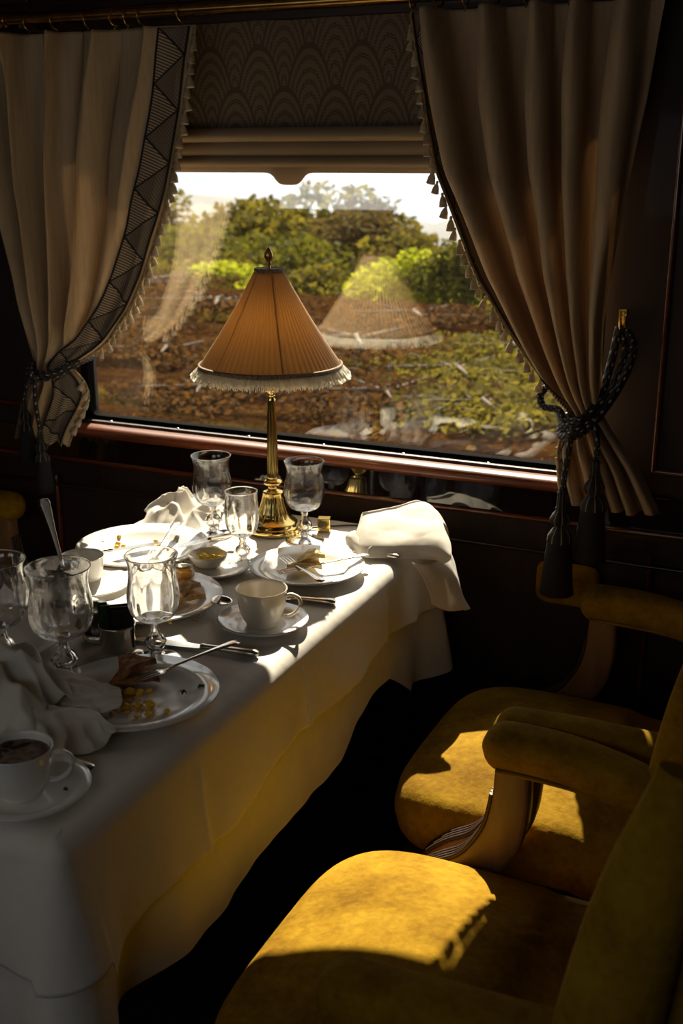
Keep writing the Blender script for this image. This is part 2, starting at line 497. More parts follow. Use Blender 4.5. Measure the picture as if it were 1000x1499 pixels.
for k in range(7):
    M().lathe([(0, .0), (.0045, .0), (.0045, .0012), (.003, .002), (0, .002)], 12, ox=-.6 + k * .2, oy=-.015).tf(Matrix.Translation((0, 0, .8765))).build('screw', MT['silver'], strip)
M().box(-.70, .65, .0205, .062, .86, .8745).build('glare_cover', MT['rubber'], win, smooth=False)  # added black strip covering the wall top where sky glare showed white
# sill with rounded nosing
prof = [(-.030, .845), (-.030, .868), (-.034, .8705), (-.058, .8700), (-.066, .868), (-.073, .863), (-.0765, .856), (-.075, .849), (-.069, .844), (-.060, .842)]
P = [[(x, y, z) for y, z in prof] for x in (-.742, -.74, -.5, 0, .5, .74, .742)]
P = [[(p[0], p[1], p[2]) for p in r] for r in P]
mm = M().grid(P, cu=True); mm.cap(P[0], True); mm.cap(P[-1])
struct(mm.build('trim_1', MT['sillwood'], angle=50))
# glossy panel below the sill, bead mouldings, lower panelling
m = M(); m.grid([[(x, -.034, .845), (x, -.046, .780)] for x in (-1.6, 1.6)])
m.box(-1.6, 1.6, -.033, -.019, .765, .846)
struct(m.build('trim_2', MT['lacquer'], smooth=False))
def hmould(name, x0, x1, y, z, r, mat):
    m = M().sweep([(x0, y, z), (x1, y, z)], r, r, n=12); struct(m.build(name, mat))
hmould('trim_3', -1.6, 1.6, -.052, .774, .0065, MT['redwood'])
hmould('trim_4', -1.6, 1.6, -.048, .700, .004, MT['mahogany'])
for i, x in enumerate((-.775, .765, -1.5, 1.5)):
    m = M().sweep([(x, -.028, .72), (x, -.028, .05)], .006, .008, n=10, up=Vector((0, 1, 0))); struct(m.build('trim_%d' % (5 + i), MT['redwood']))
for i, (x0, x1) in enumerate(((.755, 1.5), (-1.5, -.755))):     # long panels beside the window
    m = M(); b = m
    for a in (x0, x1): b.sweep([(a, -.026, .90), (a, -.026, 2.1)], .006, .007, n=8, up=Vector((0, 1, 0)))
    for z in (.90, 2.1): b.sweep([(x0, -.026, z), (x1, -.026, z)], .006, .007, n=8)
    struct(b.build('trim_%d' % (9 + i), MT['redwood']))
struct(M().box(X0, X1, -.05, -.02, 0, .12).build('baseboard_window', MT['mahogany'], smooth=False, bevel=.006))
m = M()   # pelmet moulding above rod
m.box(-1.6, 1.6, -.05, -.02, 1.835, 1.86).box(-1.6, 1.6, -.04, -.02, 1.79, 1.815)
struct(m.build('trim_11', MT['mahogany'], smooth=False, bevel=.005))

# ------------------------------------------------------------------ Roman blind
bl = thing('roman_blind', 'raised patterned Roman blind with scalloped fan fabric across the top of the window', 'blind', (0, -.036, 1.83))
m = M(); P = []
for i in range(13):
    z = -.252 + .262 * i / 12
    P.append([(-.56 + 1.12 * j / 40, -.002 + .0015 * nz(j * .3, i * .4), z) for j in range(41)])
m.grid(P); m.build('blind_panel', MT['scallop'], bl, solid=.002)
# stacked folds: pale roll, dark roll, pale roll and shaped hem with a tab
def fold(z0, z1, dep):
    prof = [(-.004, z0), (-.004 - dep * .7, z0 + (z1 - z0) * .12), (-.004 - dep, z0 + (z1 - z0) * .4), (-.004 - dep * .75, z0 + (z1 - z0) * .75), (-.004 - dep * .15, z1), (0, z1)]
    return M().grid([[(x, y, z) for y, z in prof] for x in [-.56 + .07 * k for k in range(17)]])
for nm_, a, b, d in (('blind_fold', -.282, -.252, .016), ('blind_fold', -.312, -.280, .010), ('blind_fold', -.335, -.310, .016)):
    fold(a, b, d).build(nm_, MT['blind'], bl, solid=.0015)
P = []; xs = [-.56 + 1.12 * j / 160 for j in range(161)]
def hemz(x):
    d = abs(x + .067)
    drop = .026 * (1 - 1 / (1 + math.exp(-(d - .034) * 190)))
    return -.345 - drop
for t in (0, .3, .6, 1): P.append([(x, -.008 - .004 * sin(PI * t), -.31 + (hemz(x) + .31) * t) for x in xs])
M().grid(P).build('blind_hem', MT['blind'], bl, solid=.002)

# ------------------------------------------------------------------ curtain rod and rings
rod = thing('curtain_rod', 'long brass curtain rod running above the window', 'curtain rod', (0, -.125, 1.812))
M().sweep([(-.735, 0, 0), (1.05, 0, 0)], .0095, n=20).build('rod', MT['olbrass'], rod)
for s, x in ((-1, -.735), (1, 1.05)):
    m = M().lathe([(0, 0), (.012, 0), (.016, .004), (.010, .010), (.014, .016), (.019, .028), (.015, .040), (.006, .046), (0, .047)], 20)
    m.tf(Matrix.Translation((x, 0, 0)) @ Matrix.Rotation(PI / 2 * s, 4, 'Y')).build('finial', MT['olbrass'], rod)
for x in (-.70, .99):
    M().sweep([(x, .0, -.012), (x, .04, -.014), (x, .085, -.014)], .006, n=10).build('bracket', MT['olbrass'], rod)

def ring_mesh():
    m = M(); P = []
    for i in range(20):
        a = 2 * PI * i / 20
        P.append([(.0022 * cos(b), (.0165 + .0022 * sin(b)) * cos(a), (.0165 + .0022 * sin(b)) * sin(a)) for b in [2 * PI * k / 8 for k in range(8)]])
    m.grid(P, cu=True, cv=True)
    return m
rg0 = thing('curtain_ring', 'x', 'curtain ring', (0, -.125, 1.8055), 0, 'brass rings on the curtain rod')
ring_mesh().build('ring', MT['olbrass'], rg0)
M().sweep([(0, 0, -.0165), (0, .002, -.021), (0, -.002, -.026), (0, -.004, -.022)], .0012, n=6).build('hook', MT['olbrass'], rg0)
LX = [-.675, -.60, -.515, -.442, -.41, -.373, -.272]
RX = [.245, .298, .352, .41, .47, .55, .64, .70]
first = True
for side, xs_ in (('left', LX), ('right', RX)):
    for k, x in enumerate(xs_):
        o = rg0 if first else dup(rg0); first = False
        o.location = (x, -.125, 1.8055); o.rotation_euler = (0, 0, random.uniform(-.35, .35))
        if side == 'left':
            w = ['outermost brass ring by the rod finial, above the left curtain', 'second brass ring from the rod finial', 'third brass ring from the rod finial', 'fourth brass ring from the rod finial',
                 'fifth brass ring from the rod finial, first of a close pair', 'sixth brass ring from the rod finial, beside the zigzag border', 'brass ring at the window-side corner of the left curtain'][k]
        else:
            w = 'brass ring on the rod above the right curtain, at its window-side corner' if k == 0 else 'brass ring on the dark rod above the pinch pleats of the right curtain'
        o['label'] = w; o['group'] = 'rings above the left curtain' if side == 'left' else 'rings above the right curtain'

# ------------------------------------------------------------------ curtains
def curtain(side):
    """side -1 left of the window, +1 right; returns the thing and the surface function"""
    if side < 0:
        inner = [(.835, -.652), (.87, -.636), (.93, -.597), (.965, -.577), (1.0, -.588), (1.032, -.628), (1.07, -.556), (1.10, -.512), (1.18, -.445), (1.263, -.397), (1.37, -.350), (1.488, -.312), (1.657, -.269), (1.782, -.240)]
        outer = [(.835, -.805), (.95, -.772), (1.032, -.728), (1.085, -.742), (1.249, -.775), (1.50, -.835), (1.782, -.87)]
        zt = 1.782; ztie = 1.032; zh = .835; label = 'left taupe silk curtain tied back, with a zigzag border and cream tassel fringe'
    else:
        inner = [(.842, .600), (.88, .590), (.95, .580), (1.0, .588), (1.032, .600), (1.06, .565), (1.10, .532), (1.163, .485), (1.294, .397), (1.42, .336), (1.488, .302), (1.60, .275), (1.70, .255), (1.786, .238)]
        outer = [(.842, .790), (.93, .742), (1.00, .685), (1.032, .662), (1.10, .655), (1.213, .655), (1.305, .662), (1.552, .690), (1.786, .722)]
        zt = 1.786; ztie = 1.032; zh = .842; label = 'right taupe silk curtain swept to its tieback, fringe peeking along the window edge'
    def sm(tab, z):   # smoothed lookup
        return (lerp1(tab, z - .012) + lerp1(tab, z) * 2 + lerp1(tab, z + .012)) / 4
    npl = 5.6 if side < 0 else 5.0
    seed = 3.1 if side < 0 else 9.7
    def ph(u): return 2 * PI * (npl * u + .45 * nz(u * 3.3, seed) + .15 * sin(9 * u + seed))
    def surf(u, z, off=0):
        """u 0 outer edge .. 1 inner edge"""
        a, b = sm(outer, z), sm(inner, z)
        g = math.exp(-((z - ztie) / .10) ** 2)                    # how gathered
        top = max(0, min(1, (z - (zt - .16)) / .16))
        low = max(0, (ztie - z) / .2)
        w = abs(b - a)
        amp = .012 + .020 * (1 - g) * (1 - .45 * top) * (1 - .6 * low)
        p = ph(u + .04 * sin(z * 4 + seed) * (1 - g))
        wave = sin(p) + (.28 * sin(2.3 * p + 3 * z + seed) if side < 0 else 0)
        # flats between narrow pinch pleats at the top
        pin = (max(0, wave)) ** (1 + 3 * top) * 1.6 - .5
        wv = wave * (1 - .75 * top) + pin * .75 * top
        edge = min(1, min(u, 1 - u) / .05)
        if side < 0:   # the border lies flat, the folds die out before it
            ub = 1 - (.010 + min(.074, .42 * w)) / w; q_ = min(1, max(0, (ub - u) / .14)); edge *= q_ * q_ * (3 - 2 * q_)
        y = -.127 - amp * 1.8 * wv * ((.35 if side > 0 else .04) + .65 * edge)
        y += .010 * nz(u * 4, z * 5, seed) * (1 - g) + .006 * nz(u * 11, z * 9, seed + 4)
        y += -.018 * sin(PI * u) * g - .014 * low * sin(PI * u) 
        x = a + (b - a) * u + .22 * (w / npl) * sin(2 * p) * .5 * (1 - .3 * top) * edge
        if low > 0: y += .006 * sin(p * .5 + 1) * low
        # bunch: slight overlap diagonal drift
        return Vector((x, y - off, z + (.006 * sin(p) * low)))
    def zat(v): return zh + (zt - zh) * v
    t = thing('curtain', label, 'curtain', (0, 0, 0), 0, None)
    nz_, nu = 150, 260
    P = [[surf(j / nu, zat(i / nz_)) for j in range(nu + 1)] for i in range(nz_ + 1)]
    M().grid(P).build('drape', MT['silk'], t, solid=.0012)
    return t, surf, zat, sm, inner, outer, zt, ztie, zh

def tassel_mesh():
    return M().lathe([(0, .0), (.0022, -.001), (.003, -.004), (.0022, -.0065), (.0045, -.010), (.0068, -.016), (.0078, -.023), (.0086, -.0265), (.006, -.0275), (0, -.026)], 10)
T_ME = None
for side in (-1, 1):
    t, surf, zat, sm, inner, outer, zt, ztie, zh = curtain(side)
    # border band, black cords, gimp edge follow the drape close to its window edge
    U0, U1 = (.80, .945) if side < 0 else (.955, .995)
    za, zb = zh + .002, zt - .003
    # keep the band near constant width: about 6.5 cm above, squeezed in the tie
    def uband(z, q):
        w = abs(sm(inner, z) - sm(outer, z)); bw = min(.074, .42 * w) if side < 0 else min(.012, .2 * w)
        e = .012 if side < 0 else .004
        return 1 - (e + bw * (1 - q)) / w
    P = []
    zz_ = [za + (zb - za) * i / 600 for i in range(601)]; mid = [surf(uband(z, .5), z) for z in zz_]; cum = [0]
    for i in range(600): cum.append(cum[-1] + math.hypot((mid[i + 1] - mid[i]).x, (mid[i + 1] - mid[i]).z))
    k = 0
    for i in range(261):   # rows at equal steps of length so the zigzag keeps its pitch
        q = cum[-1] * i / 260
        while k < 599 and cum[k + 1] < q: k += 1
        z = zz_[k] + (zz_[k + 1] - zz_[k]) * min(1, max(0, (q - cum[k]) / max(1e-9, cum[k + 1] - cum[k])))
        P.append([surf(uband(z, j / 14), z, .0034) for j in range(15)])
    M().grid(P).build('border_band', MT['band'], t, solid=.0008)
    for q in (0, 1):
        path = [surf(uband(za + (zb - za) * i / 220, q), za + (zb - za) * i / 220, .0042) for i in range(221)]
        M().sweep(path, .0024 if side < 0 else .0016, n=6, up=Vector((0, 1, 0))).build('border_cord', MT['cord_black'], t)
    path = [surf(1.0, za + (zb - za) * i / 220, .001) for i in range(221)]
    M().sweep(path, .0045 if side < 0 else .002, .002, n=6, up=Vector((0, 1, 0))).build('edge_gimp', MT['gimp'], t)
    # tassels along the window edge
    L = 0; last = None; n = 0
    for i in range(901):
        z = zb - .02 - (zb - .02 - (ztie + .045)) * i / 900
        p = surf(1.0, z, .001)
        if last is None or (p - last).length > .0245:
            last = p; n += 1
            if T_ME is None:
                o = tassel_mesh().build('tassel', MT['tassel'], t); T_ME = o.data
            else:
                o = bpy.data.objects.new('tassel', T_ME); C.objects.link(o); o.parent = t
            nx = surf(1.0, z - .02, .001) - p
            o.location = p + Vector((-.004 * side, 0, 0))
            tilt = math.atan2(-nx.x * side, .02)
            o.rotation_euler = (random.uniform(-.15, .15), (-side) * (.12 + random.uniform(-.08, .10)), random.uniform(0, 6))
            s_ = random.uniform(.9, 1.12); o.scale = (s_, s_, s_)
    for i in range(6):   # a few below the tie
        z = ztie - .03 - i * .022; p = surf(1.0, z, .001)
        o = bpy.data.objects.new('tassel', T_ME); C.objects.link(o); o.parent = t; o.location = p + Vector((-.004 * side, 0, 0))
        o.rotation_euler = (0, -side * .6, 1); 

# ------------------------------------------------------------------ rope tiebacks
def rope_part(parent, pts, r=.007, name='rope', n=80):
    path = rom(pts, n); P = []; mm = M()
    L = sum((path[i + 1] - path[i]).length for i in range(n))
    mm.sweep(path, r, n=12)
    # v in metres so that the braid keeps its pitch
    mm.uv = [[(a, b * L) for a, b in q] for q in mm.uv]
    return mm.build(name, MT['rope'], parent)
def big_tassel(parent, x, y, z, s=1.0):
    head = M().lathe([(0, 0), (.008, 0), (.010, -.004), (.008, -.008), (.009, -.012), (.009, -.030), (.012, -.034), (.009, -.037), (.016, -.045), (.021, -.055), (.016, -.066), (.010, -.070), (.016, -.076), (.023, -.088), (.024, -.100)], 32)
    head.v = [(a * s, b * s, c * s) for a, b, c in head.v]
    h = head.build('tassel_head', MT['btassel'], parent); h.location = (x, y, z)
    sk = M().lathe([(.022, -.094), (.024, -.11), (.027, -.14), (.030, -.18), (.033, -.205), (.028, -.206), (0, -.204)], 48,
                   rf=lambda a, zz, r: r * (1 + .05 * sin(a * 24)))
    sk.v = [(a * s, b * s, c * s) for a, b, c in sk.v]
    k = sk.build('tassel_skirt', MT['bskirt'], h)
    return h
tl = thing('curtain_tieback', 'black and white flecked rope tieback round the left curtain', 'tieback', (-.68, -.12, 1.03), 0, 'rope tiebacks on the two curtains')
O = Vector((-.68, -.12, 1.03)); R = lambda L: [Vector(p) - O for p in L]
rope_part(tl, R([(-.755, -.03, 1.10), (-.745, -.085, 1.075), (-.728, -.14, 1.035), (-.69, -.168, 1.018), (-.64, -.16, 1.028), (-.60, -.125, 1.052), (-.60, -.08, 1.06)]))
rope_part(tl, R([(-.755, -.03, 1.085), (-.740, -.10, 1.045), (-.715, -.15, 1.015), (-.68, -.172, 1.005), (-.635, -.155, 1.02), (-.60, -.12, 1.045), (-.60, -.075, 1.05)]))
rope_part(tl, R([(-.725, -.15, 1.04), (-.705, -.182, 1.03), (-.70, -.185, 1.005), (-.725, -.165, .995), (-.735, -.15, 1.02), (-.70, -.182, 1.022), (-.685, -.178, 1.0)]))
rope_part(tl, R([(-.69, -.185, 1.01), (-.688, -.192, .96), (-.686, -.19, .91), (-.684, -.188, .875)]), .0055)
rope_part(tl, R([(-.722, -.17, 1.005), (-.735, -.17, .97), (-.745, -.165, .945)]), .0055)
big_tassel(tl, -.004, -.068, -.150, .75); big_tassel(tl, -.066, -.045, -.083, .75)
tr_ = thing('curtain_tieback', 'black and white flecked rope tieback looped round the right curtain from a brass hook', 'tieback', (.63, -.12, 1.03), 0, 'rope tiebacks on the two curtains')
O = Vector((.63, -.12, 1.03))
rope_part(tr_, R([(.672, -.035, 1.185), (.685, -.06, 1.14), (.672, -.12, 1.075), (.64, -.172, 1.035), (.60, -.165, 1.02), (.578, -.14, 1.035), (.545, -.13, 1.038), (.535, -.12, 1.058), (.548, -.11, 1.075), (.565, -.115, 1.062)]), .0075, n=110)
rope_part(tr_, R([(.665, -.035, 1.19), (.662, -.08, 1.12), (.655, -.14, 1.06), (.63, -.18, 1.025), (.60, -.172, 1.01), (.585, -.14, 1.02), (.575, -.12, 1.03)]), .0085)
rope_part(tr_, R([(.660, -.09, 1.07), (.655, -.15, 1.035), (.625, -.190, 1.005), (.598, -.175, .990), (.585, -.14, 1.0), (.59, -.11, 1.02)]), .0085)
rope_part(tr_, R([(.68, -.035, 1.185), (.700, -.05, 1.15), (.690, -.11, 1.09), (.66, -.165, 1.03), (.63, -.188, 1.0), (.61, -.175, .998)]), .0085)
rope_part(tr_, R([(.62, -.18, 1.02), (.618, -.196, .99), (.612, -.198, .93), (.608, -.195, .885)]), .006)
rope_part(tr_, R([(.655, -.17, 1.03), (.668, -.185, .99), (.668, -.186, .955)]), .006)
big_tassel(tr_, -.022, -.075, -.145, 1.05); big_tassel(tr_, .038, -.066, -.078, 1.0)
m = M().box(-.008, .008, -.006, .0, -.018, .020); m.sweep([(0, -.002, -.012), (0, -.022, -.016), (0, -.03, -.006), (0, -.03, .006)], .0035, n=8)
hk = m.build('hook_plate', MT['brass'], tr_, smooth=False, bevel=.0015); hk.location = (.042, .088, .178)
mk = M().lathe([(.0035, 0), (.0045, .0), (.0045, .001), (.0035, .001)], 16).tf(Matrix.Translation((0, -.0065, .012)) @ Matrix.Rotation(PI / 2, 4, 'X')).build('engraved_mark', MT['mark'], hk)

# ------------------------------------------------------------------ table and cloths
TX, TY0, TY1, TZ = .325, -1.425, -.125, .74
tb = thing('dining_table', 'dining table wholly covered by white linen, standing against the window wall', 'table', (0, -.775, 0))
M().box(-TX + .012, TX - .012, -.64, .64, .705, .7335).build('tabletop', MT['mahogany'], tb, smooth=False, bevel=.003)
for sx in (-1, 1):
    for sy in (-1, 1):
        M().sweep([(sx * .27, sy * .57, .705), (sx * .27, sy * .57, .35), (sx * .27, sy * .57, 0)], [.028, .022, .016], n=12, e=4).build('leg', MT['mahogany'], tb)
def cloth_mesh(z, hang, seed, out, r=.016, wavy=1.0, corner=.05, crease=()):
    """rounded-rectangle cloth: flat top then a fall with folds; hang(x, y) -> length"""
    hx, hy = TX, (TY1 - TY0) / 2; cy = (TY0 + TY1) / 2
    per = []; n1, n2, nc = 60, 300, 12
    cr_ = .02
    def add(ax, ay, bx, by, n):
        for k in range(n): per.append((ax + (bx - ax) * k / n, ay + (by - ay) * k / n))
    corners = ((hx - cr_, -hy + cr_, -90), (hx - cr_, hy - cr_, 0), (-hx + cr_, hy - cr_, 90), (-hx + cr_, -hy + cr_, 180))
    pts = []
    for q, (ccx, ccy, a0) in enumerate(corners):
        for k in range(nc + 1):
            a = math.radians(a0 + 90 * k / nc); pts.append((ccx + cr_ * cos(a), ccy + cr_ * sin(a), cos(a), sin(a), 1 - abs(k / nc - .5) * 2))
        nx_, ny_, _ = corners[(q + 1) % 4]
        a = math.radians(a0 + 90); ex, ey = ccx + cr_ * cos(a), ccy + cr_ * sin(a)
        fx, fy = nx_ + cr_ * cos(a), ny_ + cr_ * sin(a)
        n = n2 if q in (0, 2) else n1
        for k in range(1, n): pts.append((ex + (fx - ex) * k / n, ey + (fy - ey) * k / n, cos(a), sin(a), 0))
    rows = []
    # top surface shrinking rings
    for sc in (0, .2, .4, .6, .75, .88, .95, .985):
        rows.append([((x - nx_ * (r - .004)) * sc, cy + (y - ny_ * (r - .004)) * sc, z + (.0007 * nz(x * sc * 9, y * sc * 9, seed) + .0012 * nz(x * sc * 3, y * sc * 3, seed)) * min(1, (1 - sc) * 12)) for x, y, nx_, ny_, c in pts])
    for k in range(11):
        a = PI / 2 * k / 10
        rows.append([(x + nx_ * (r * sin(a) - r) + nx_ * .004, cy + y + ny_ * (r * sin(a) - r) + ny_ * .004, z - r * (1 - cos(a))) for x, y, nx_, ny_, c in pts])
    nd = 26
    for k in range(1, nd + 1):
        row = []
        for i, (x, y, nx_, ny_, c) in enumerate(pts):
            H = hang(x, cy + y); d = H * k / nd; q = d / H
            s_ = i / len(pts) * 60
            cd = min(math.hypot(abs(x) - hx, abs(y) - hy), .30)      # distance to nearest corner
            cf = math.exp(-(cd / .07) ** 2)
            o = out + .012 * q + wavy * (.012 * q * (nz(s_ * .33, seed, q * .5) * 1.4 + .5 * nz(s_ * .9, seed + 3, q)) )
            o += corner * cf * (d / .3) ** .9 - .028 * math.exp(-((cd - .12) / .05) ** 2) * (d / .3) * (1 if corner > 0 else 0)
            if y < hy and x > 0 and crease:
                for yc in crease: o += .0065 * math.exp(-abs((cy + y - yc) / .007)) * min(1, d / .03) - .004 * math.exp(-((cy + y - yc - .03) / .02) ** 2) * q
            dz = -.006 * q * sin(s_ * .8 + seed)
            row.append((x + nx_ * o, cy + y + ny_ * o, z - r - d + dz * 1.5))
        rows.append(row)
    return M().grid(rows, cu=True)
def hang_low(x, y):
    return .262 - .050 * math.tanh((y + .95) / .25) + .02 * sin(y * 7.2 + 1.0) + .07 * max(0, min(1, (y + .42) / .12))
def hang_top(x, y):
    h = .108 + .012 * sin(y * 4 + .4)
    if x > .2: h += .035 * max(0, -(y + .9)) / .5 + .01
    if y < -1.38: h = .19 + .05 * cos(x * 9)
    return h
cl = cloth_mesh(TZ - .0015, hang_low, 2.3, -.002, .030, 1.0, .035).build('tablecloth', MT['cloth'])
tag(cl, 'long cream linen undercloth hanging lowest around the dining table', 'tablecloth')
ct = cloth_mesh(TZ + .0008, hang_top, 7.9, .004, .032, .9, .045, (-.44, -.80, -1.13)).build('table_overlay', MT['cloth'], solid=.0008)
tag(ct, 'white linen top cloth laid over the undercloth, set with dishes', 'tablecloth')
ZT = TZ + .0022

# ------------------------------------------------------------------ table lamp
lamp = thing('table_lamp', 'brass table lamp with a pleated amber silk shade and cream fringe', 'lamp', (0, -.27, ZT))
def flute(nf, amt, z0, z1):
    def f(a, z, r):
        return r * (1 - amt * abs(sin(a * nf / 2)) ** .7) if z0 < z < z1 else r
    return f
base = [(0, 0), (.056, 0), (.057, .003), (.057, .012), (.054, .015), (.052, .016), (.052, .022), (.050, .024), (.046, .026), (.041, .031), (.037, .036), (.0345, .045), (.030, .056), (.0265, .067), (.0245, .078), (.0225, .086), (.023, .088), (.019, .091), (.012, .093), (.010, .098), (.013, .103), (.020, .107), (.0215, .111), (.016, .115), (.012, .118), (.0135, .122)]
M().lathe(base, 96, rf=lambda a, z, r: r * (1 - .05 * abs(sin(a * 12))) if .033 < z < .084 else r).build('lamp_base', MT['brass'], lamp)
colp = [(.0135, .121), (.0125, .126), (.0128, .135), (.0122, .16), (.0112, .20), (.0098, .25), (.0085, .285), (.0088, .290), (.0065, .294), (.008, .298)]
M().lathe(colp, 96, rf=lambda a, z, r: r * (1 - .14 * abs(sin(a * 7))) if .13 < z < .283 else r).build('lamp_column', MT['brass'], lamp)
topp = [(.008, .298), (.0065, .302), (.010, .305), (.0165, .309), (.0175, .313), (.010, .318), (.0065, .321), (.007, .326), (.012, .331), (.015, .339), (.013, .341), (.008, .336), (.004, .34), (.004, .40), (0, .40)]
M().lathe(topp, 48, rf=lambda a, z, r: r * (1 + .07 * sin(a * 8)) if .324 < z < .342 else r).build('lamp_socket', MT['brass'], lamp)
b_ = M().lathe([(0, .395), (.008, .398), (.012, .41), (.0135, .425), (.009, .445), (0, .462)], 20).build('bulb', MT['bulb'], lamp)
shd = [(.147 - (.147 - .029) * t + .004 * sin(PI * t) * -1, .360 + .194 * t) for t in [k / 24 for k in range(25)]]
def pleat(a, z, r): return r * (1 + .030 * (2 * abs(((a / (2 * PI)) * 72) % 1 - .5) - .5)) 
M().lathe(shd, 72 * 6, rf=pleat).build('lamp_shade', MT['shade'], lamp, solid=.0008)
for k in range(6):
    a = 2 * PI * k / 6 + math.radians(8)
    M().sweep([((r - .0025) * cos(a), (r - .0025) * sin(a), z) for r, z in shd[::4]], .0016, n=6).build('shade_rib', MT['shaderib'], lamp)
M().lathe([(.149, .3565), (.1505, .358), (.1505, .366), (.147, .368), (.1465, .366), (.1465, .358), (.149, .3565)], 96, rf=lambda a, z, r: r + .0006 * sin(a * 90)).build('shade_braid', MT['shadetrim'], lamp)
M().lathe([(.0275, .551), (.0305, .552), (.0305, .559), (.029, .560), (.0275, .559), (.0, .5585)], 40).build('shade_cap', MT['shadetrim'], lamp)
m = M()
for lay_ in range(3):   # the fringe: three rings of fine threads fanning out under the braid
    NF = 540; P = []
    seeds = [(random.uniform(.017, .027), random.uniform(.005, .013) + .0035 * lay_) for _ in range(NF)]
    for t in (0, .35, .7, 1):
        row = []
        for k in range(NF):
            l, o_ = seeds[k]; a = 2 * PI * (k + lay_ / 3) / NF
            rr = .1485 + o_ * t ** .8 + .0008 * (k % 2); row.append((rr * cos(a), rr * sin(a), .361 - l * t + .0012 * sin(k * 1.7)))
        P.append(row)
    b = len(m.v)
    for row in P: m.v.extend(row)
    for i_ in range(3):
        for k in range(NF):
            if i_ == 2 and k % 2: continue
            k2 = (k + 1) % NF; m.face([b + i_ * NF + k, b + i_ * NF + k2, b + (i_ + 1) * NF + k2, b + (i_ + 1) * NF + k])
m.build('shade_fringe', MT['fringe'], lamp)
fin = [(0, .555), (.006, .556), (.004, .561), (.003, .566), (.0055, .570), (.0035, .573), (.0065, .577), (.0085, .583), (.0075, .590), (.004, .597), (0, .602)]
M().lathe(fin, 32, rf=lambda a, z, r: r * (1 + .1 * sin(a * 8 + z * 900)) if z > .575 else r).build('finial', MT['olbrass'], lamp)
M().sweep(rom([(.05, .02, .003), (.09, .06, .003), (.16, .10, .003), (.24, .085, .0035)], 24), .0022, n=8).build('cord', MT['flex'], lamp)

# brass box with a round emblem
bx = thing('brass_box', 'small polished brass block with a round emblem behind the window-side goblet', 'ornament', (.100, -.225, ZT), math.radians(18))
M().box(-.014, .014, -.011, .011, 0, .030).build('block', MT['brass'], bx, smooth=False, bevel=.0015)
rt = Matrix.Translation((0, -.0112, .016)) @ Matrix.Rotation(PI / 2, 4, 'X')
e_ = M().lathe([(.0068, 0), (.0082, 0), (.0082, .0008), (.0068, .0008), (.0068, 0)], 24)
for k in range(8):
    a = 2 * PI * k / 8; e_.box(-.0004, .0004, .0015, .006, 0, .0007)
    e_.v[-8:] = [tuple(Matrix.Rotation(a, 3, 'Z') @ Vector(p)) for p in e_.v[-8:]]
e_.tf(rt).build('emblem', MT['mark'], bx, smooth=False)

# ------------------------------------------------------------------ glassware
def goblet(label, loc, s=1.0, sz=None, tulip=True, group='crystal goblets'):
    g = thing('wine_goblet', label, 'glass', loc, random.uniform(0, 1), group)
    zb = .062
    H = .098
    if tulip: op = [(.009, 0), (.018, .001), (.030, .007), (.038, .018), (.0415, .032), (.0415, .046), (.039, .060), (.0365, .073), (.0365, .082), (.0385, .091), (.0415, .098)]
    else: op = [(.009, 0), (.017, .002), (.027, .009), (.033, .020), (.036, .034), (.0368, .048), (.036, .062), (.0345, .074), (.0335, .083), (.0335, .091), (.034, .098)]
    cur = rom([(r, 0, z) for r, z in op], 44)
    outer = [(p.x, p.z) for p in cur]
    th = .0016
    inn = [(max(.0, p.x - th - .0008 * (1 - p.z / H)), p.z if i else .004) for i, p in enumerate(cur)]
    inn = [(r, max(z, .0045)) for r, z in inn]
    prof = [(0, -.001)] + outer + [(outer[-1][0] - th / 2, H + .0008)] + inn[::-1] + [(0, .0045)]
    nout = len(outer) + 1
    def rf(a, z, r, c=[0]):
        w = min(1, max(0, (z - .004) / .012)) * min(1, max(0, (.074 - z) / .010))
        return r * (1 - .030 * w * (abs(sin(a * 5)) ** 1.3))
    mm = M(); P = []; n = 96
    for i, (r, z) in enumerate(prof):
        f = rf if i <= nout else None
        P.append([((f(2 * PI * k / n, z, r) if f else r) * cos(2 * PI * k / n), (f(2 * PI * k / n, z, r) if f else r) * sin(2 * PI * k / n), z + zb) for k in range(n)])
    mm.grid(P, cu=True)
    b = mm.build('bowl', MT['crystal'], g)
    st = [(0, zb - .0012), (.008, zb - .0012), (.0085, zb - .004), (.0065, zb - .009), (.0065, zb - .013), (.0085, zb - .016), (.0075, zb - .018), (.013, zb - .023), (.0178, zb - .031), (.014, zb - .040), (.008, zb - .044), (.0095, zb - .047), (.0095, zb - .050), (0, zb - .050)]
    M().lathe(st, 32).build('stem', MT['crystal'], g)
    ft = [(0, .0115), (.009, .0113), (.014, .008), (.024, .005), (.036, .003), (.0405, .0018), (.041, .0008), (.040, 0), (0, 0)]
    M().lathe(ft, 48).build('foot', MT['crystal'], g)
    g.scale = (s, s, sz or s); return g
goblet('fluted crystal goblet nearest the lamp on its left, beside the crumpled napkin', (-.104, -.350, ZT), 1.02, 1.10)
goblet('fluted crystal goblet standing just right of the brass lamp base', (.090, -.300, ZT), 1.02, 1.08)
goblet('slim fluted wine glass standing in front of the brass lamp base', (.044, -.485, ZT), .95, tulip=False)
goblet('fluted crystal goblet in mid-table between the silver pot and the cup', (.140, -.940, ZT), 1.02, 1.13, tulip=True)
goblet('fluted crystal goblet at the left, beside the dark packets in the silver pot', (.050, -1.055, ZT), 1.20, 1.16)
goblet('crystal goblet cut by the left edge of the photo, standing over a shaded plate', (-.070, -1.055, ZT), 1.12, 1.12)
goblet('crystal glass cut off by the left edge of the photo, lowest of the goblets', (-.065, -1.165, ZT), .88, tulip=False)
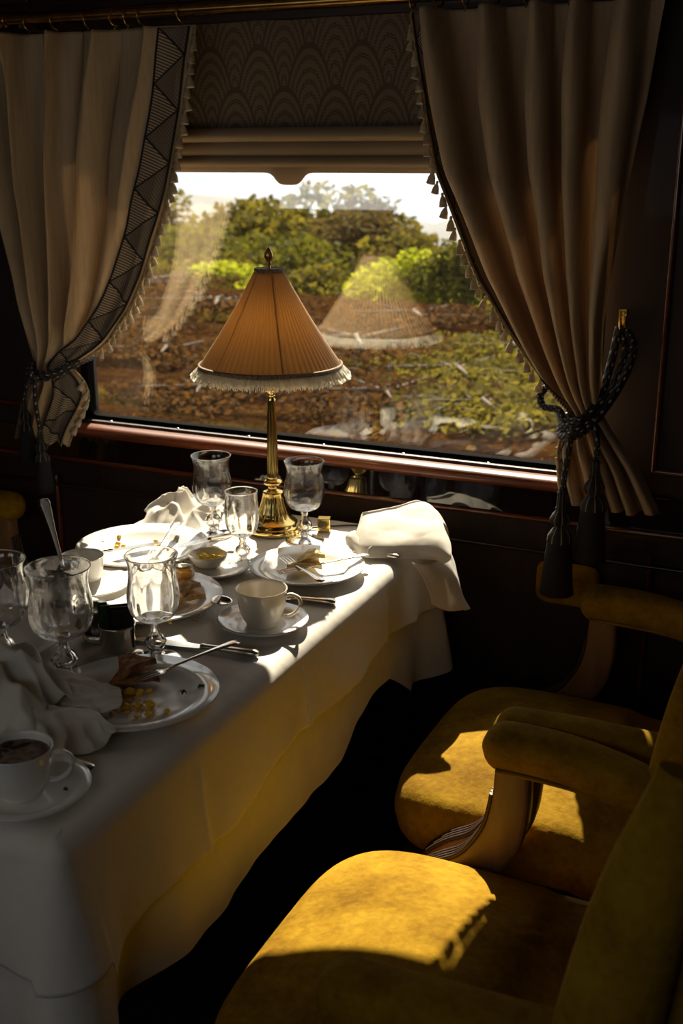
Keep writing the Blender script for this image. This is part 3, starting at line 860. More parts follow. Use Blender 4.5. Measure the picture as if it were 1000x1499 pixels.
tm = thing('glass_tumbler', 'low glass tumbler holding an upright silver spoon behind the goblets', 'glass', (-.155, -.800, ZT))
op = [(0, 0), (.030, 0), (.0315, .003), (.032, .03), (.033, .062), (.0325, .063), (.0312, .062), (.030, .03), (.029, .007), (0, .006)]
M().lathe(op, 64).build('tumbler_body', MT['crystal'], tm); tm.scale = (1.25, 1.25, 1.15); tm.location = (-.160, -.795, ZT)

# ------------------------------------------------------------------ crockery
def rim_prof(R, h, well, base, th=.003):
    """plate / saucer section"""
    o = [(0, 0.0015), (base * .9, .0015), (base * .92, 0), (base, 0), (base * 1.03, .002), (well, h * .45), (R, h)]
    i = [(R + .0008, h + th * .5), (R, h + th), (well, h * .45 + th), (well * .9, th + .001), (base * .8, th), (0, th)]
    return o + i
def plate(label, loc, R=.135, name='dinner_plate', group='white china plates', mat='porcelain', h=.018, rz=0):
    g = M().lathe(rim_prof(R, h, R * .72, R * .60), 96).build(name, MT[mat])
    g.location = loc; return tag(g, label, 'plate' if 'plate' in name else 'saucer', group)
plate('large white dinner plate with toast and scrambled egg crumbs at the table edge', (.188, -1.072, ZT), .126, h=.015)
plate('white dinner plate with folded brown toast, behind the middle goblet', (-.006, -.742, ZT), .132)
plate('white dinner plate with scattered egg at the far left edge of the table', (-.175, -.512, ZT), .134)
plate('white dinner plate with a pale toast fold and crossed cutlery by the draped napkin', (.185, -.482, ZT), .112)
plate('shaded white plate at the left edge of the photo, under the goblets', (-.150, -1.010, ZT), .130)
plate('shallow white side plate under the butter dish', (.012, -.542, ZT), .070, 'side_plate', h=.010)
def cup(label, loc, rz, s=1.0, mat='porcelain', coffee=False, group='white china cups'):
    c = thing('coffee_cup', label, 'cup', loc, rz, group)
    o = [(0, .0015), (.022, .0015), (.023, 0), (.025, 0), (.0255, .003), (.031, .012), (.036, .026), (.039, .042), (.0405, .056), (.0415, .060)]
    th = .0024
    i = [(.0410, .0612), (.0395, .060), (.0380, .056), (.0366, .042), (.0335, .026), (.0285, .012), (.021, .0055), (0, .005)]
    cu = [(p.x, p.z) for p in rom([(r, 0, z) for r, z in o], 36)] + [(p.x, p.z) for p in rom([(r, 0, z) for r, z in i], 30)]
    cu = [(max(0, r), z) for r, z in cu]
    M().lathe(cu, 64).build('cup_body', MT[mat], c)
    hp = rom([(.0385, 0, .050), (.048, 0, .054), (.060, 0, .050), (.064, 0, .039), (.058, 0, .027), (.046, 0, .018), (.035, 0, .0165)], 28)
    M().sweep(hp, .0042, .0028, n=12).build('handle', MT[mat], c)
    if coffee:
        M().lathe([(0, .0505), (.0365, .0505), (.0383, .051)], 48).build('coffee', MT['coffee'], c)
        m = M()
        for k in range(26):
            a = random.uniform(1.2, 3.6); r = random.uniform(.018, .034); q = random.uniform(.002, .006)
            m.lathe([(0, .0516), (q, .0514), (q * 1.2, .0506)], 9, ox=r * cos(a), oy=r * sin(a))
        m.build('coffee_stain', MT['coffeed'], c)
    c.scale = (s, s, s); return c
plate('white saucer under the empty cream cup at the table edge', (.228, -.742, ZT), .078, 'saucer', 'white china saucers', h=.012)
cup('empty cream cup with its handle to the right, in the middle of the table edge', (.226, -.742, ZT + .0035), math.radians(12), 1.08, 'cream_china')
plate('shaded white saucer under the part-drunk coffee in the foreground', (.215, -1.348, ZT), .080, 'saucer', 'white china saucers', h=.012)
cup('white cup of part-drunk coffee in the bottom left foreground', (.208, -1.350, ZT + .0035), math.radians(26), 1.06, 'porcelain', True)
plate('white saucer under the empty cup at the far left edge', (-.150, -.722, ZT), .076, 'saucer', 'white china saucers', h=.012)
cup('empty white cup at the left behind the tumbler, partly in sun', (-.165, -.722, ZT + .0035), math.radians(150), 1.0)
# butter dish
bd = thing('butter_dish', 'small cream dish of yellow butter in front of the slim wine glass', 'dish', (-.008, -.532, ZT + .0045))
bp = [(0, .001), (.018, .001), (.019, 0), (.022, 0), (.030, .007), (.037, .018), (.039, .025), (.0375, .0262), (.036, .024), (.029, .011), (.020, .005), (0, .004)]
M().lathe(bp, 64, rf=lambda a, z, r: r).build('dish_bowl', MT['cream_china'], bd)
m = M()
for k in range(16):
    x, y = random.uniform(-.018, .02), random.uniform(-.016, .016)
    q = random.uniform(.004, .008)
    pr = [(0, -q * .5), (q, -q * .3), (q * 1.1, 0), (q * .7, q * .6), (0, q * .8)]
    mm = M().lathe(pr, 8, rf=lambda a, z, r: r * random.uniform(.7, 1.3)); mm.tf(Matrix.Translation((x, y, .012 + random.uniform(0, .007)))); b = len(m.v)
    m.v += mm.v; m.f += [[b + i for i in f] for f in mm.f]; m.uv += mm.uv; m.mi += mm.mi
m.build('butter', MT['butter'], bd)
bd.scale = (1.0, .95, 1)
# honey jar
hj = thing('honey_jar', 'small open glass jar of amber honey between the middle goblet and butter dish', 'jar', (-.006, -.628, ZT))
M().lathe([(0, 0), (.019, 0), (.022, .003), (.0225, .028), (.019, .033), (.019, .040), (.0178, .040), (.0178, .033), (.0205, .027), (.020, .004), (0, .0035)], 40).build('jar_glass', MT['crystal'], hj)
M().lathe([(0, .0037), (.0195, .0042), (.020, .022), (0, .0225)], 32).build('honey', MT['honey'], hj)
lid = M().lathe([(.019, .040), (.0215, .040), (.022, .044), (.0, .045)], 32)
# silver pot with packets
sp = thing('silver_pot', 'small silver pot packed with dark and green sachets beside the goblets', 'pot', (.056, -.925, ZT))
M().lathe([(0, 0), (.0255, 0), (.0265, .002), (.0265, .036), (.028, .038), (.0285, .041), (.0275, .043), (.0255, .042), (.025, .004), (0, .003)], 56).build('pot_body', MT['dullsilver'], sp)
for k in range(7):
    green = k < 2
    x = -.016 + k * .0052 if not green else -.004 + k * .005
    wd = .017 if not green else .009; yo = .006 if not green else -.0165
    m = M().box(-.0021, .0021, yo - wd, yo + wd if not green else yo + wd * .6, .006, .072 + random.uniform(-.003, .004) + (.003 if green else 0))
    m.tf(Matrix.Translation((x, random.uniform(-.001, .001), 0)) @ Matrix.Rotation(random.uniform(-.05, .05), 4, 'X') @ Matrix.Rotation(random.uniform(.02, .08), 4, 'Y'))
    o = m.build('sugar_packet', MT['packetgreen'] if green else MT['packetdark'], sp, smooth=False, bevel=.0008)
    if green: o['label'] = 'green packet'
sp.rotation_euler = (0, 0, math.radians(-50)); sp.scale = (1.08, 1.08, 1.05)
sk = thing('pepper_shaker', 'short dark metal shaker with a ribbed foot, left of the silver pot', 'shaker', (.004, -.905, ZT))
M().lathe([(0, 0), (.026, 0), (.027, .003), (.027, .012), (.024, .014)], 72, rf=lambda a, z, r: r * (1 + .03 * sin(a * 30)) if .002 < z < .0125 else r).build('ribbed_foot', MT['dullsilver'], sk)
M().lathe([(.024, .014), (.019, .018), (.018, .045), (.020, .047), (.020, .052)], 40).build('shaker_body', MT['shakerm'], sk)
M().lathe([(.0205, .052), (.020, .058), (.014, .064), (0, .067)], 40).build('cap', MT['dullsilver'], sk)

# ------------------------------------------------------------------ cutlery (local x from blade/tine end to handle end)
def handle_part(p, L0, L1, mat='silver'):
    xs = [L0 + (L1 - L0) * t for t in (0, .08, .3, .55, .78, .92, .985, 1)]
    w = [.0030, .0032, .0036, .0050, .0075, .0095, .0080, .002]
    M().sweep([(x, 0, .003 + .003 * sin(PI * (i / 7))) for i, x in enumerate(xs)], w, [.0018, .0016, .0015, .0016, .0018, .0020, .0018, .001], n=12).build('handle', MT[mat], p)
def fork(label, A, B, group='silver forks', lift=0):
    f = thing('fork', label, 'fork', (0, 0, 0), 0, group)
    handle_part(f, .062, .19)
    m = M()
    m.sweep(rom([(.068, 0, .003), (.052, 0, .002), (.042, 0, .003)], 8), [.003, .003, .0036, .005, .007, .009, .0103, .011, .0112], .0011, n=10, e=3)
    for k in range(4):
        y = -.009 + .006 * k
        m.sweep([(.045, y * 1.0, .003), (.028, y * 1.05, .0045), (.012, y * 1.05, .006), (0, y, .0045)], [.0018, .0016, .0014, .0006], .0009, n=8)
    m.build('tines', MT['silver'], f)
    lay(f, A, B, .19); return f
def lay(o, A, B, L):
    A, B = Vector(A), Vector(B); d = (B - A); xx = d.normalized(); yy = Vector((0, 0, 1)).cross(xx).normalized(); zz = xx.cross(yy)
    mt = Matrix((xx, yy, zz)).transposed().to_4x4(); o.matrix_world = Matrix.Translation(A) @ mt
    return o
def knife(label, A, B, group='silver knives', L=.22, mat='silver'):
    f = thing('table_knife', label, 'knife', (0, 0, 0), 0, group)
    hs = L * .56
    xs = [hs, hs + .004, hs + .010, hs + .04, L - .02, L - .006, L]
    M().sweep([(x, 0, .0055) for x in xs], [.006, .0065, .0052, .0065, .0085, .0085, .004], [.0042, .0045, .0038, .0045, .0055, .0055, .003], n=14, e=2.6).build('handle', MT['dullsilver'], f)
    top = [(0, .004), (.012, .0085), (.04, .0105), (hs * .7, .0105), (hs - .006, .0085), (hs, .004)]
    bot = [(0, .002), (.012, -.006), (.04, -.0085), (hs * .7, -.0088), (hs - .006, -.006), (hs, -.004)]
    P = [[(x, y, .0030) for x, y in top], [(x, y, .0045) for x, y in top], [(x, y, .0038) for x, y in bot], [(x, y, .0030) for x, y in bot]]
    M().grid(P, cv=True).build('blade', MT['silver'], f, angle=30)
    return lay(f, A, B, L)
def spoon(label, A, B, L=.17, group='silver spoons', up=False):
    f = thing('spoon', label, 'spoon', (0, 0, 0), 0, group)
    handle_part(f, .05, L)
    P = []
    for i in range(9):
        t = i / 8
        row = []
        for k in range(24):
            a = 2 * PI * k / 24
            row.append((.027 + .027 * t * cos(a) * (1), .0175 * t * sin(a) * (1 - .12 * cos(a)), .0010 + .0085 * t ** 2.2))
        P.append(row)
    M().grid(P, cu=True).build('spoon_bowl', MT['silver'], f, solid=.0012)
    return lay(f, A, B, L)
zt = ZT
knife('silver table knife lying in front of the middle goblet, handle toward the right', (.055, -.888, zt), (.283, -.861, zt + .001), L=.23)
fork('silver fork resting across the toast plate in the foreground', (.172, -1.048, zt + .014), (.252, -.893, zt + .026))
knife('dark knife handle lying under the near rim of the foreground plate, by the goblet foot', (.045, -1.12, zt - .001), (.094, -.965, zt), L=.20)
knife('silver knife lying across the egg plate at the far left', (-.150, -.475, zt + .0125), (-.225, -.620, zt + .022), L=.21)
fork('silver fork lying on the egg plate with its handle toward the lamp', (-.115, -.575, zt + .010), (-.166, -.385, zt + .030))
knife('butter knife laid across the butter dish', (-.075, -.548, zt + .034), (-.030, -.400, zt + .024), L=.165)
fork('silver fork crossing the right-hand plate with its handle over the table edge', (.148, -.535, zt + .010), (.306, -.372, zt + .026))
fork('second silver fork lying under the toast on the right-hand plate', (.115, -.45, zt + .010), (.245, -.56, zt + .022))
knife('silver knife behind the right-hand plate, handle at the draped napkin', (.102, -.322, zt), (.322, -.340, zt + .004), L=.22)
knife('silver knife tucked beneath the front rim of the right-hand plate beside the cup', (.115, -.635, zt - .001), (.303, -.604, zt), L=.19)
spoon('silver spoon half hidden behind the empty cream cup', (.150, -.735, zt + .014), (.040, -.625, zt + .004), L=.15)
spoon('silver spoon standing upright in the glass tumbler', (-.150, -.783, zt + .012), (-.180, -.800, zt + .178), L=.185); _s = bpy.data.objects['spoon.001']; _s.matrix_world = _s.matrix_world @ Matrix.Rotation(math.radians(80), 4, 'X') @ Matrix.Diagonal((1, 1.25, 1.3, 1))
spoon('silver handle tip showing from under the foreground napkin', (.120, -1.235, zt), (.252, -1.268, zt + .001), L=.14)

# ------------------------------------------------------------------ food
def tri_toast(label, loc, rz, mat, s=1.0, group='toast pieces', rx=0, ry=0):
    o_ = thing('toast_triangle', label, 'toast', loc, rz, group); o_.rotation_euler = (rx, ry, rz)
    def slab(z0, th, w, fold_):
        n = 9; P0 = []; P1 = []
        mm = M(); R0 = []; R1 = []
        for i in range(n):
            t = i / (n - 1); hw = w * (1 - t) * .55
            r0, r1 = [], []
            for j in range(n):
                y = (j / (n - 1) - .5) * 2 * hw; x = t * w * .85
                z = z0 + fold_ * sin(PI * t) + .003 * nz(x * 60, y * 60, z0 * 99)
                r0.append((x, y, z)); r1.append((x, y, z + th + .002 * nz(x * 80, y * 80, 5)))
            R0.append(r0); R1.append(r1)
        rows = [R0[k] for k in range(n - 1, -1, -1)] + R1
        mm.grid(rows)
        # sides
        for R_, S_ in ((R0, R1),):
            mm.grid([[R_[i][0] for i in range(n)], [S_[i][0] for i in range(n)]]); mm.grid([[S_[i][-1] for i in range(n)], [R_[i][-1] for i in range(n)]]); mm.grid([[R_[0][j] for j in range(n)], [S_[0][j] for j in range(n)]])
        return mm
    slab(0, .0085, .062 * s, .005).build('lower_slice', MT[mat], o_, angle=50)
    k = slab(.0125, .0085, .050 * s, .006); k.tf(Matrix.Translation((.008, .004, 0)) @ Matrix.Rotation(.35, 4, 'Z') @ Matrix.Rotation(-.12, 4, 'Y')); k.build('upper_slice', MT[mat], o_, angle=50)
    return o_
tri_toast('dark brown toast triangle on the foreground plate', (.128, -1.035, zt + .006), .30, 'toastd', 1.35)
tri_toast('pair of folded brown toast triangles on the plate behind the middle goblet', (.035, -.725, zt + .008), .55, 'toast', 1.1)
tri_toast('pale golden toast fold on the right-hand plate', (.158, -.462, zt + .010), -.25, 'toastl', 1.1)
def lump(name, mat, label, cat, group, loc, s):
    pr = [(0, -.2), (.7, .0), (1, .35), (.8, .8), (.35, 1.05), (0, 1.1)]
    sd_ = random.random() * 50
    m = M().lathe([(r * s, z * s) for r, z in pr], 9, rf=lambda a, z, r: r * (1 + .55 * nz(cos(a) * 1.3, sin(a) * 1.3, sd_ + z * 200)))
    o = m.build(name, mat, sub=1); o.location = loc; o.rotation_euler = (random.uniform(-.3, .3), random.uniform(-.3, .3), random.uniform(0, 6))
    return tag(o, label, cat, group)
for x, y, s in ((.150, -1.140, .0062), (.168, -1.128, .0055), (.176, -1.112, .005), (.186, -1.118, .0075), (.195, -1.106, .009), (.190, -1.130, .006), (.207, -1.118, .0055), (.212, -1.093, .0075), (.226, -1.085, .0105), (.231, -1.098, .007), (.240, -1.112, .008), (.228, -1.122, .006), (.258, -1.090, .0065), (.118, -1.070, .008), (.160, -1.072, .010), (.175, -1.065, .0115), (.190, -1.058, .010), (.200, -1.050, .008)):
    lump('egg_piece', MT['egg'], 'small lump of scrambled egg on the foreground plate', 'egg', 'egg lumps on the foreground plate', (x, y, zt + .0042), s * .85)
for x, y, s in ((-.275, -.512, .006), (-.262, -.470, .008), (-.245, -.50, .009), (-.235, -.52, .008), (-.225, -.508, .007), (-.182, -.455, .008), (-.165, -.468, .007), (-.118, -.495, .007)):
    lump('egg_piece', MT['egg'], 'small lump of scrambled egg on the far left plate', 'egg', 'egg lumps on the far left plate', (x, y, zt + .008 if math.hypot(x + .175, y + .512) > .09 else zt + .0042), s * .85)
for x, y, s in ((.035, -.835, .007), (.046, -.842, .008), (.056, -.838, .006), (.090, -.822, .005)):
    lump('egg_piece', MT['egg'], 'small lump of scrambled egg on the plate behind the middle goblet', 'egg', 'egg lumps on the middle plate', (x, y, zt + .010), s * .85)
for k, (x, y) in enumerate(((.250, -1.035), (.268, -1.012))):
    m = M()
    for q in range(4):
        a = q * 1.7 + k; L = .007
        m.grid([[(L * t * cos(a) - .0025 * sin(PI * t) * s_ * sin(a), L * t * sin(a) + .0025 * sin(PI * t) * s_ * cos(a), .002 + .004 * sin(PI * t)) for s_ in (-1, 0, 1)] for t in (0, .25, .5, .75, 1)])
    o = m.build('herb_sprig', MT['herb'], solid=.0005); o.location = (x, y, zt + .006 + .003 * k)
    tag(o, ['green herb sprig beside the fork on the foreground plate', 'dark herb leaf on the right rim of the foreground plate'][k], 'herb')
m = M()
for k in range(160):
    a, r = random.uniform(0, 6.28), random.uniform(0, .05); x, y = .195 + r * cos(a) * 1.1, -1.095 + r * sin(a) * .5; q = random.uniform(.0006, .0016)
    m.box(x - q, x + q, y - q, y + q, zt + .0035, zt + .0035 + q)
tag(m.build('egg_crumbs', MT['egg'], smooth=False), 'fine yellow egg crumbs scattered on the foreground plate', 'crumbs', kind='stuff')
m = M()
for k in range(60):
    x, y = .10 + random.uniform(-.02, .02), -.755 + random.uniform(-.03, .03); q = random.uniform(.0005, .0012)
    m.box(x - q, x + q, y - q, y + q, zt + .005, zt + .005 + q)
tag(m.build('toast_crumbs', MT['toast'], smooth=False), 'brown toast crumbs beside the folded toast on the middle plate', 'crumbs', kind='stuff')
lump('saucer_stain', MT['coffeed'], 'dark wet stain on the foreground saucer beside the coffee cup', 'stain', None, (.262, -1.330, zt + .009), .004)  # small dark lump for the wet stain on the saucer

# ------------------------------------------------------------------ napkins
def bez_sheet(ctrl, nu, nv, amp=.004, fs=22, seed=0):
    rows = [rom(r, nu) for r in ctrl]; cols = [rom([r[k] for r in rows], nv) for k in range(nu + 1)]
    P = [[None] * (nu + 1) for _ in range(nv + 1)]
    for k in range(nu + 1):
        for j in range(nv + 1): P[j][k] = cols[k][j]
    Q = []
    for j in range(nv + 1):
        row = []
        for k in range(nu + 1):
            a = P[min(j + 1, nv)][k] - P[max(j - 1, 0)][k]; b = P[j][min(k + 1, nu)] - P[j][max(k - 1, 0)]
            n = a.cross(b); n = n.normalized() if n.length > 1e-9 else Vector((0, 0, 1))
            p = P[j][k]; q = 1 - abs(nz(p.x * fs, p.y * fs, p.z * fs + seed)) * 2.2
            row.append(p + n * amp * (q - .5 + .5 * nz(p.x * fs * .5, p.y * fs * .5, p.z * 10 + seed)))
        Q.append(row)
    return Q
# draped napkin on the window-side corner
rows = [
 [(.222, -.335, .750), (.257, -.362, .748), (.305, -.345, .748), (.350, -.325, .747), (.388, -.312, .745), (.405, -.305, .738)],
 [(.212, -.318, .763), (.250, -.345, .770), (.300, -.325, .772), (.350, -.312, .772), (.395, -.318, .768), (.424, -.325, .758)],
 [(.205, -.285, .780), (.238, -.300, .790), (.290, -.275, .786), (.340, -.265, .794), (.380, -.275, .792), (.412, -.290, .776)],
 [(.199, -.250, .800), (.228, -.222, .801), (.262, -.190, .806), (.292, -.165, .812), (.335, -.190, .812), (.375, -.235, .796)],
 [(.202, -.243, .796), (.232, -.214, .796), (.266, -.182, .800), (.298, -.156, .806), (.335, -.165, .800), (.372, -.20, .780)],
 [(.212, -.225, .752), (.245, -.200, .750), (.280, -.175, .748), (.310, -.150, .748), (.345, -.145, .742), (.368, -.16, .73)],
]
n1 = thing('napkin', 'folded cream linen napkin draped over the window-side table corner', 'napkin', (0, 0, 0))
M().grid(bez_sheet(rows, 60, 60, .0030, 14, 1)).build('folded_body', MT['napkin'], n1, solid=.0012)
roll = [[(.186, -.300, .746), (.205, -.318, .746), (.232, -.345, .746), (.26, -.36, .747)], [(.183, -.292, .762), (.206, -.312, .766), (.235, -.340, .765), (.262, -.357, .762)], [(.196, -.275, .768), (.220, -.295, .772), (.245, -.325, .772), (.268, -.345, .768)], [(.210, -.270, .748), (.232, -.290, .750), (.255, -.320, .750), (.275, -.34, .750)]]
M().grid(bez_sheet(roll, 24, 20, .0015, 20, 3)).build('rolled_edge', MT['napkin'], n1, solid=.0012)
tail = [
 [(.350, -.345, .746), (.375, -.335, .742), (.395, -.29, .742), (.392, -.235, .745)],
 [(.372, -.342, .715), (.398, -.322, .708), (.418, -.285, .708), (.412, -.245, .70)],
 [(.385, -.335, .68), (.412, -.315, .672), (.435, -.280, .665), (.425, -.245, .655)],
 [(.385, -.325, .655), (.420, -.315, .642), (.452, -.278, .638), (.432, -.25, .62)],
]
M().grid(bez_sheet(tail, 24, 24, .002, 20, 5)).build('hanging_corner', MT['napkin'], n1, solid=.0012)
def crumple(name, label, cx, cy, rx, ry, h, rz, seed, nfold=9, z0=None, n=110, power=1.0, cat='napkin', fine=.2):
    z0 = z0 or zt
    P = []
    for i in range(n + 1):
        row = []
        for j in range(n + 1):
            u, v = i / n * 2 - 1, j / n * 2 - 1
            ed = 1 - max(abs(u), abs(v)) ** 3
            wob = .22 * nz(u * 1.6, v * 1.6, seed)
            fx = u + .35 * nz(u * 1.3, v * 1.3, seed + 7); fy = v + .35 * nz(u * 1.3, v * 1.3, seed + 17)
            r1 = 1 - abs(nz(fx * 1.5, fy * 1.5, seed + 3)) * 2.6
            r2 = 1 - abs(nz(fx * 3.2, fy * 3.2, seed + 5)) * 2.6
            mound = max(0, 1 - (u * u + v * v) * .75) ** power
            z = h * (mound * (.42 + .42 * max(r1, -.3) + fine * r2) + .16 * max(0, r1) * ed + .05)
            x = rx * (u + .25 * nz(u * 2, v * 2, seed + 11) - .1 * u * mound); y = ry * (v + .25 * nz(u * 2, v * 2, seed + 13))
            c, s = cos(rz), sin(rz)
            row.append((cx + x * c - y * s, cy + x * s + y * c, z0 + .0015 + max(0, z)))
        P.append(row)
    o = M().grid(P).build(name, MT['napkin'], solid=.0009); return tag(o, label, cat)
crumple('napkin', 'crumpled linen napkin on the far left corner of the table beneath the window', -.225, -.275, .085, .115, .060, .35, 4.2, fine=.10)
n3 = crumple('napkin', 'crumpled thin linen napkin in the left foreground, lapping onto the plate', .005, -1.190, .125, .100, .085, .12, 12.6, power=.6, fine=.34)
up_ = [
 [(.040, -1.105, .785), (.090, -1.085, .772), (.135, -1.082, .766), (.172, -1.084, .764)],
 [(.060, -1.150, .792), (.105, -1.125, .772), (.150, -1.115, .764), (.198, -1.115, .763)],
 [(.070, -1.185, .782), (.115, -1.165, .766), (.160, -1.150, .764), (.207, -1.140, .764)],
 [(.080, -1.215, .762), (.125, -1.200, .760), (.160, -1.178, .762), (.200, -1.158, .765)],
]
M().grid(bez_sheet(up_, 60, 44, .0045, 38, 2)).build('upper_flap', MT['napkin'], n3, solid=.0009)
lo_ = [
 [(.075, -1.200, .790), (.120, -1.185, .772), (.170, -1.168, .768), (.215, -1.175, .768), (.245, -1.195, .766)],
 [(.100, -1.225, .792), (.140, -1.215, .780), (.180, -1.200, .778), (.215, -1.200, .776), (.246, -1.212, .764)],
 [(.105, -1.255, .770), (.145, -1.245, .766), (.180, -1.232, .762), (.212, -1.225, .758), (.240, -1.226, .752)],
 [(.105, -1.285, .750), (.150, -1.270, .748), (.185, -1.258, .748), (.210, -1.246, .747), (.226, -1.238, .747)],
]
M().grid(bez_sheet(lo_, 64, 44, .0048, 38, 6)).build('lower_flap', MT['napkin'], n3, solid=.0009)

# ------------------------------------------------------------------ armchairs (built facing -x)
def armchair(label, cat='armchair'):
    a = thing('armchair', label, cat, (0, 0, 0), 0, 'gold velvet dining armchairs')
    V = MT['velvet']
    # seat: rounded front, wider in front
    m = M().puff(0, 0, .345, .53, .545, .125, n=72, e=4.2, dome=.032, r=.045)
    m.v = [(x - .015, y * (1 - .10 * (x + .25)), z - .01 * (x > .1)) for x, y, z in m.v]
    m.build('seat', V, a)
    M().box(-.235, .24, -.25, .25, .27, .35).build('seat_frame', MT['mahogany'], a, smooth=False, bevel=.01)
    for sx in (-1, 1):
        for sy in (-1, 1):
            M().sweep([(sx * .21, sy * .225, .30), (sx * .215, sy * .225, .15), (sx * .22 + .02 * (sx > 0), sy * .225, 0)], [.024, .018, .013], n=10, e=3).build('leg', MT['mahogany'], a)
    # back: reclined padded panel with rounded sides that wrap forward
    P = []; n = 40
    def backpt(u, v, f):     # u -1..1 across, v 0..1 up, f 0 back face .. 1 front
        z = .40 + .60 * v
        hw = .268 + .012 * sin(PI * v) - .04 * max(0, v - .85) / .15 * .5
        x = .205 + .11 * v ** 1.15 + .02 * (1 - u * u) * 0
        wrap = .055 * abs(u) ** 3
        th = .075 * (1 - .35 * abs(u) ** 6)
        fx = x + .085 - wrap * .5
        return x, hw, wrap, th, z
    rows = []
    for i in range(31):
        v = i / 30; ring = []
        z = .36 + .66 * v
        hw = .275 - .03 * v
        endr = min(1, (1 - v) / .10) ** .5 if v > .9 else 1
        xb = .235 + .085 * v ** 1.1
        for k in range(48):
            an = 2 * PI * k / 48; ca, sa = cos(an), sin(an)
            y = math.copysign(abs(ca) ** (2 / 4.5), ca) * hw * (1 if v < .9 else (.93 + .07 * endr))
            tx = math.copysign(abs(sa) ** (2 / 3.0), sa)
            front = tx < 0
            x = xb + .065 + tx * .062 * max(.12, endr)
            if front: x += -.030 * (abs(y) / hw) ** 4 - .012 * sin(PI * v) * (1 - (y / hw) ** 2)
            ring.append((x, y, z))
        rows.append(ring)
    m = M().grid(rows, cu=True); m.cap(rows[0]); m.cap(rows[-1], True)
    m.build('backrest', V, a)
    for sy in (-1, 1):   # side wings, a separate padded roll along each side of the back
        path = rom([(.205, sy * .270, .40), (.222, sy * .273, .55), (.245, sy * .273, .70), (.268, sy * .268, .85), (.295, sy * .258, .98)], 20)
        w_ = [.018 + .016 * sin(PI * min(1, k / 20 * 1.02)) for k in range(21)]
        M().sweep(path, [q * .95 for q in w_], [q * 1.5 for q in w_], n=16, up=Vector((1, 0, 0))).build('back_wing', V, a)
        # arm: padded, drawn in toward the back
        ap = rom([(-.060, sy * .293, .654), (.005, sy * .295, .657), (.07, sy * .290, .657), (.135, sy * .280, .652), (.20, sy * .265, .643), (.27, sy * .245, .630)], 48)
        ws = []; ts = []
        for k in range(49):
            t = k / 48; e_ = max(.05, 1 - (1 - t / .11) ** 2) ** .5 if t < .11 else 1
            ws.append(.040 * e_ * (1 - .12 * t)); ts.append(.037 * e_ * (1 - .05 * t))
        mm = M().sweep(ap, ws, ts, n=24, e=2.35); mm.build('arm_pad', V, a)
        path = rom([(-.052, sy * .293, .622), (.0, sy * .295, .620), (.07, sy * .290, .619), (.135, sy * .280, .615), (.19, sy * .267, .608)], 30)
        for off in (-.034, .034): M().sweep([p + Vector((.022, off * (1 - .1 * k_ / 30), .0095)) for k_, p in enumerate(path)], .0032, n=6).build('arm_piping', V, a)
        # wooden arm post, S-curved forward to the rail
        side = rom([(-.020, 0, .625), (-.022, 0, .56), (-.035, 0, .50), (-.075, 0, .435), (-.125, 0, .395), (-.150, 0, .36), (-.150, 0, .30)], 26)
        wid = [.027 + .006 * sin(PI * k / 26) + .020 * max(0, (k - 12) / 14) * (1 if k < 22 else .8) for k in range(27)]
        M().sweep([p + Vector((.012, sy * .288, 0)) for p in side], [.019] * 27, [w * 1.0 for w in wid], n=16, up=Vector((1, 0, 0)), e=6).build('arm_post', MT['legwood'], a)
        for off in (-.010, -.003, .004, .011):
            pp = []
            for k in range(3, 25):
                d_ = (side[min(k + 1, 26)] - side[k - 1]).normalized()
                pp.append(side[k] + Vector((.012, sy * .288 + off * 1.25, 0)) + Vector((d_.z, 0, -d_.x)) * (wid[k] + .0008))
            M().sweep(pp, .0042, n=8, up=Vector((1, 0, .3))).build('reeding', MT['reed'], a)
    return a
A1 = armchair('gold velvet armchair nearest the camera, its seat brightly sunlit')
A1.location = (.715, -1.118, 0)
A2 = dup(A1, (.715, -.475, 0), None, 'gold velvet armchair between the near armchair and the window wall')
A3 = dup(A1, (-.86, -.44, 0), PI, 'dark shaded armchair across the table at the far left, mostly out of frame')
# small velvet pad fixed to the wall beneath the hanging tassels
m = M().puff(0, 0, 0, .135, .095, .022, n=40, e=5, dome=.006, r=.010)
cu_ = m.build('wall_pad', MT['velvet'])
cu_.matrix_world = Matrix.Translation((.600, -.050, .640)) @ Matrix.Rotation(math.radians(90), 4, 'X')
tag(cu_, 'small gold velvet pad on the wall behind the hanging black tassels', 'pad')

# ------------------------------------------------------------------ outside
def terrain(x, y):
    z = .0 + .10 * nz(x * .25, y * .35, 3) + .05 * nz(x * .9, y * 1.1, 8)
    z += .10 * math.exp(-((y - 8.5) / 1.5) ** 2)
    if y < 2.5: z -= (2.5 - y) * .5
    if y > 9: z -= (y - 9) * .16 + max(0, y - 9) ** 1.3 * .01
    return z
m = M(); P = []
ys = [1.2 + .18 * i for i in range(60)] + [12 + 1.2 * i for i in range(40)]
for y in ys: P.append([(-6 - y * 1.0 + (12 + y * 2.0) * j / 120, y, terrain(-6 - y * 1.0 + (12 + y * 2.0) * j / 120, y)) for j in range(121)])
m.grid(P); g = m.build('ground_outside', MT['bank']); struct(g)
m = M(); P = [[(-150 + 5 * j, y, -9 + (7 * max(0, nz(j * .14, 2.2)) + 1.8 + 2.5 * nz(j * .4, 7)) * t) for j in range(61)] for y, t in ((110, 0), (125, .8), (140, 1), (170, .7))]
m.grid(P); hl = m.build('far_hills', MT['haze']); struct(hl)
m = M(); m.grid([[(-150, 55, -7.5), (150, 55, -7.5)], [(-200, 112, -9), (200, 112, -9)]]); struct(m.build('far_field_outside', MT['fardir']))
